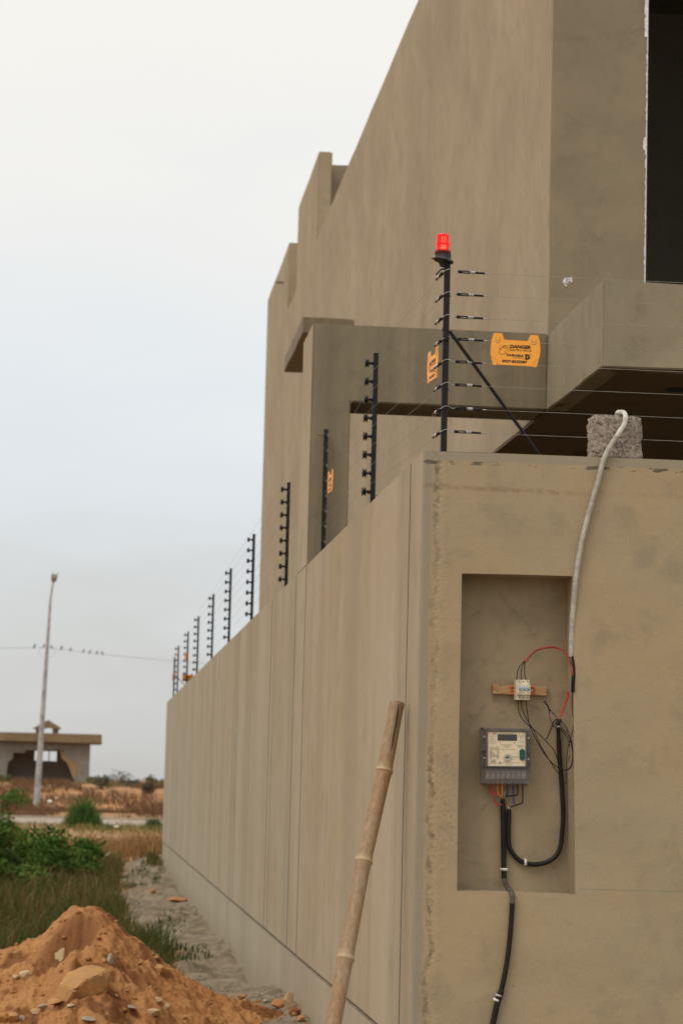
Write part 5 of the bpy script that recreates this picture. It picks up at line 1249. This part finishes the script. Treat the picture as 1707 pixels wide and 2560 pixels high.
mb = MB(); mb.box(hd.x-.05, hd.y-.115, hd.z+.16, hd.x+.14, hd.y-.1, hd.z+.29); mb.make('lamp_glass', simple('lamp glass', (.36, .30, .2), .2), sl)
mb = MB(); mb.tube([hd+Vector((-.02, 0, .3)), hd+Vector((-.01, 0, .46))], .02, 6); mb.tube([hd+Vector((.17, 0, .3)), hd+Vector((.21, 0, .44))], .02, 6); mb.make('mounting_lug', M['pole'], sl)
# overhead cable, coil, birds
YC = 106.; cbd = crop(0, 1550, .287)
cp = [PY(*cbd(a, b_), YC) for a, b_ in ((-2500, 225), (-900, 246), (0, 247), (290, 243), (410, 243), (535, 259), (700, 279), (890, 300), (1200, 330), (1500, 358), (2600, 440), (4200, 520))]
mb = MB(); mb.tube(spline(cp, 6), .006, 5); tag(mb.make('overhead_cable', M['cable']), 'thin overhead cable with perched birds crossing behind the lamp pole', 'cable')
mb = MB(); cc_ = PY(*cbd(412, 278), YC); mb.tube([cc_+Vector((math.cos(a)*.36, 0, math.sin(a)*.26)) for a in np.linspace(0, 6.283, 41)], .0035, 5); tag(mb.make('cable_coil', M['cable']), 'faint loop of spare cable around the lamp pole', 'cable coil')
bl = [(300, 243, 1, 'first'), (382, 239, 1, 'second'), (447, 247, -1, 'third'), (535, 259, 1, 'fourth'), (615, 270, 1, 'fifth'), (728, 284, 1, 'sixth'), (783, 291, 1, 'seventh'), (845, 297, 1, 'eighth'), (890, 301, -1, 'last')]
bird0 = None
for i, (a, b_, dr, od) in enumerate(bl):
    p = PY(*cbd(a, b_), YC)
    if bird0 is None:
        mb = MB(); n_ = 10; mb.tube([(-.045, 0, -.05), (-.03, 0, 0), (-.012, 0, .05), (.006, 0, .105), (.015, 0, .16), (.02, 0, .20), (.022, 0, .235), (.023, 0, .25)], [.006, .016, .05, .062, .048, .033, .034, .014], n_)
        mb.tube([(.04, 0, .225), (.085, 0, .215)], [.012, .002], 6); mb.tube([(-.03, 0, .03), (-.085, 0, -.09)], [.03, .012], 6); mb.tube([(.0, .02, .05), (.0, .02, 0)], .004, 5); mb.tube([(.0, -.02, .05), (.0, -.02, 0)], .004, 5)
        bird0 = mb.make('bird', M['bird'], None, smooth=True); o = bird0
    else: o = bird0.copy(); COL.objects.link(o)
    o.location = p+Vector((0, 0, .008)); o.scale = (dr, 1, 1); s_ = .66 if i in (0, 3) else .56; o.scale = (dr*s_, s_, s_)
    tag(o, od+' dark bird from the left perched on the overhead cable', 'bird', 'birds perched on the overhead cable')
# ruin
YRn = 150.; cR = crop(0, 1780, .2679)
def Rp(x, y, Y=YRn): return PY(*cR(x, y), Y)
rn = thing('ruined_building', (Rp(400, 640).x, YRn, 1.4), 'ruined flat-roofed block building with a large broken hole in its wall', 'ruined building')
xr = Rp(840, 400).x; xl = Rp(-900, 400).x; z0 = 1.2; ztw = Rp(840, 300).z
hole = [(60, 700), (62, 560), (75, 470), (118, 440), (126, 382), (228, 382), (236, 356), (590, 356), (578, 440), (622, 472), (652, 530), (692, 600), (700, 700)]
H_ = [Rp(a, b_) for a, b_ in hole]
mb = MB(); zt_ = ztw; zbm = min(H_[0].z, z0)
outer = [Vector((xl, YRn, z0)), Vector((H_[0].x, YRn, z0))]+H_[1:-1]+[Vector((H_[-1].x, YRn, z0)), Vector((xr, YRn, z0)), Vector((xr, YRn, zt_)), Vector((xl, YRn, zt_))]
mb.prism(outer, (0, .25, 0)); mb.make('front_wall', M['ruinwall'], rn)
e2 = [Rp(a, b_, YRn-.02) for a, b_ in ((560, 356), (610, 400), (640, 450), (720, 480), (712, 560), (690, 640), (672, 600), (650, 530), (622, 472), (578, 440))]
mb = MB(); mb.prism(e2, (0, .05, 0)); o = mb.make('broken_edge', M['ruinedge'], rn)
dpt = 4.2; wl = Rp(325, 365, YRn+dpt); wr = Rp(527, 462, YRn+dpt)
mb = MB(); mb.box(xl, YRn+dpt, z0, wl.x, YRn+dpt+.2, zt_); mb.box(wr.x, YRn+dpt, z0, xr, YRn+dpt+.2, zt_); mb.box(wl.x, YRn+dpt, z0, wr.x, YRn+dpt+.2, wr.z); mb.box(wl.x, YRn+dpt, wl.z, wr.x, YRn+dpt+.2, zt_)
mb.make('rear_wall', M['ruinin'], rn)
wm = Rp(458, 400, YRn+dpt).x; mb = MB(); mb.box(wm-.03, YRn+dpt+.02, wr.z, wm+.03, YRn+dpt+.12, wl.z); mb.make('window_mullion', M['ruinin'], rn)
mb = MB(); mb.box(xr-.25, YRn+.25, z0, xr, YRn+dpt, zt_); mb.box(xl, YRn+.25, z0, xl+.25, YRn+dpt, zt_); mb.make('side_wall', M['ruinin'], rn)
mb = MB(); mb.box(xl, YRn+.25, z0, xr-.25, YRn+dpt, 1.42); mb.make('floor', M['ruinin'], rn)
ra, rb, rc_, rd_2 = Rp(-950, 205, YRn-.6), Rp(950, 212, YRn-.6), Rp(950, 299, YRn-.6), Rp(-950, 262, YRn-.6)
mb = MB(); mb.prism([Vector((xl-.6, YRn-.6, rb.z-.03)), rb, rc_, Vector((xl-.6, YRn-.6, rc_.z+.05))], (0, dpt+1.6, 0)); mb.make('roof_slab', M['ruinroof'], rn, bevel=.02)
YK = YRn+1.5
for a, b_ in ((335, 405), (490, 545)):
    q0, q1 = Rp(a, 160, YK), Rp(b_, 215, YK); mb = MB(); mb.box(q0.x, YK, q1.z-.1, q1.x, YK+.3, q0.z); mb.make('roof_hut_pier', M['ruinroof'], rn)
mb = MB(); mb.prism([Rp(a, b_, YK-.15) for a, b_ in ((305, 155), (450, 75), (572, 152), (562, 162), (492, 158), (450, 148), (405, 157), (315, 162))], (0, .9, 0)); mb.make('roof_hut_gable', M['ruinroof'], rn)
# litter, stick
lit = [(395, 735, 30, 'white plastic scrap on the bank right of the lamp pole'), (465, 875, 50, 'white rubbish bag at the foot of the bank'), (150, 858, 26, 'small white scrap left of the lamp pole foot'), (525, 838, 34, 'pinkish scrap on the bank above the reed tuft'), (1110, 838, 26, 'pale scrap among the brown weeds of the bank')]
for i, (a, b_, s_, lb) in enumerate(lit):
    d = hit(*cR(a, b_), 97, 130); o = rock('litter', d, s_*.2679*d.y/FPX, M['clip'], lb, 500+i, .5, sink=.1, group='litter on the bank'); o['category'] = 'litter'; o.location.z += .12
d = hit(290, 2079, 50, 90); o = rock('litter', d, .16, M['clip'], 'white scrap on the bare soil between road and brown grass', 620, .6, sink=.1, group='litter on the bank'); o['category'] = 'litter'; o.location.z += .1
d = hit(*cR(560, 905), 97, 130); o = rock('litter', d, .3, M['redsleeve'], 'faded red scrap at the foot of the bank', 640, .4, sink=.1, group='litter on the bank'); o['category'] = 'litter'
s0 = hit(250, 2172, 20, 60); s1_ = hit(274, 2158, 20, 60); mb = MB(); mb.tube([s0+Vector((0, 0, .12)), (s0+s1_)/2+Vector((0, 0, .17)), s1_+Vector((0, 0, .19))], .022, 7)
tag(mb.make('stick', simple('bleached stick', (.50, .42, .32), .8)), 'bleached pale stick lying at the edge of the path', 'stick')
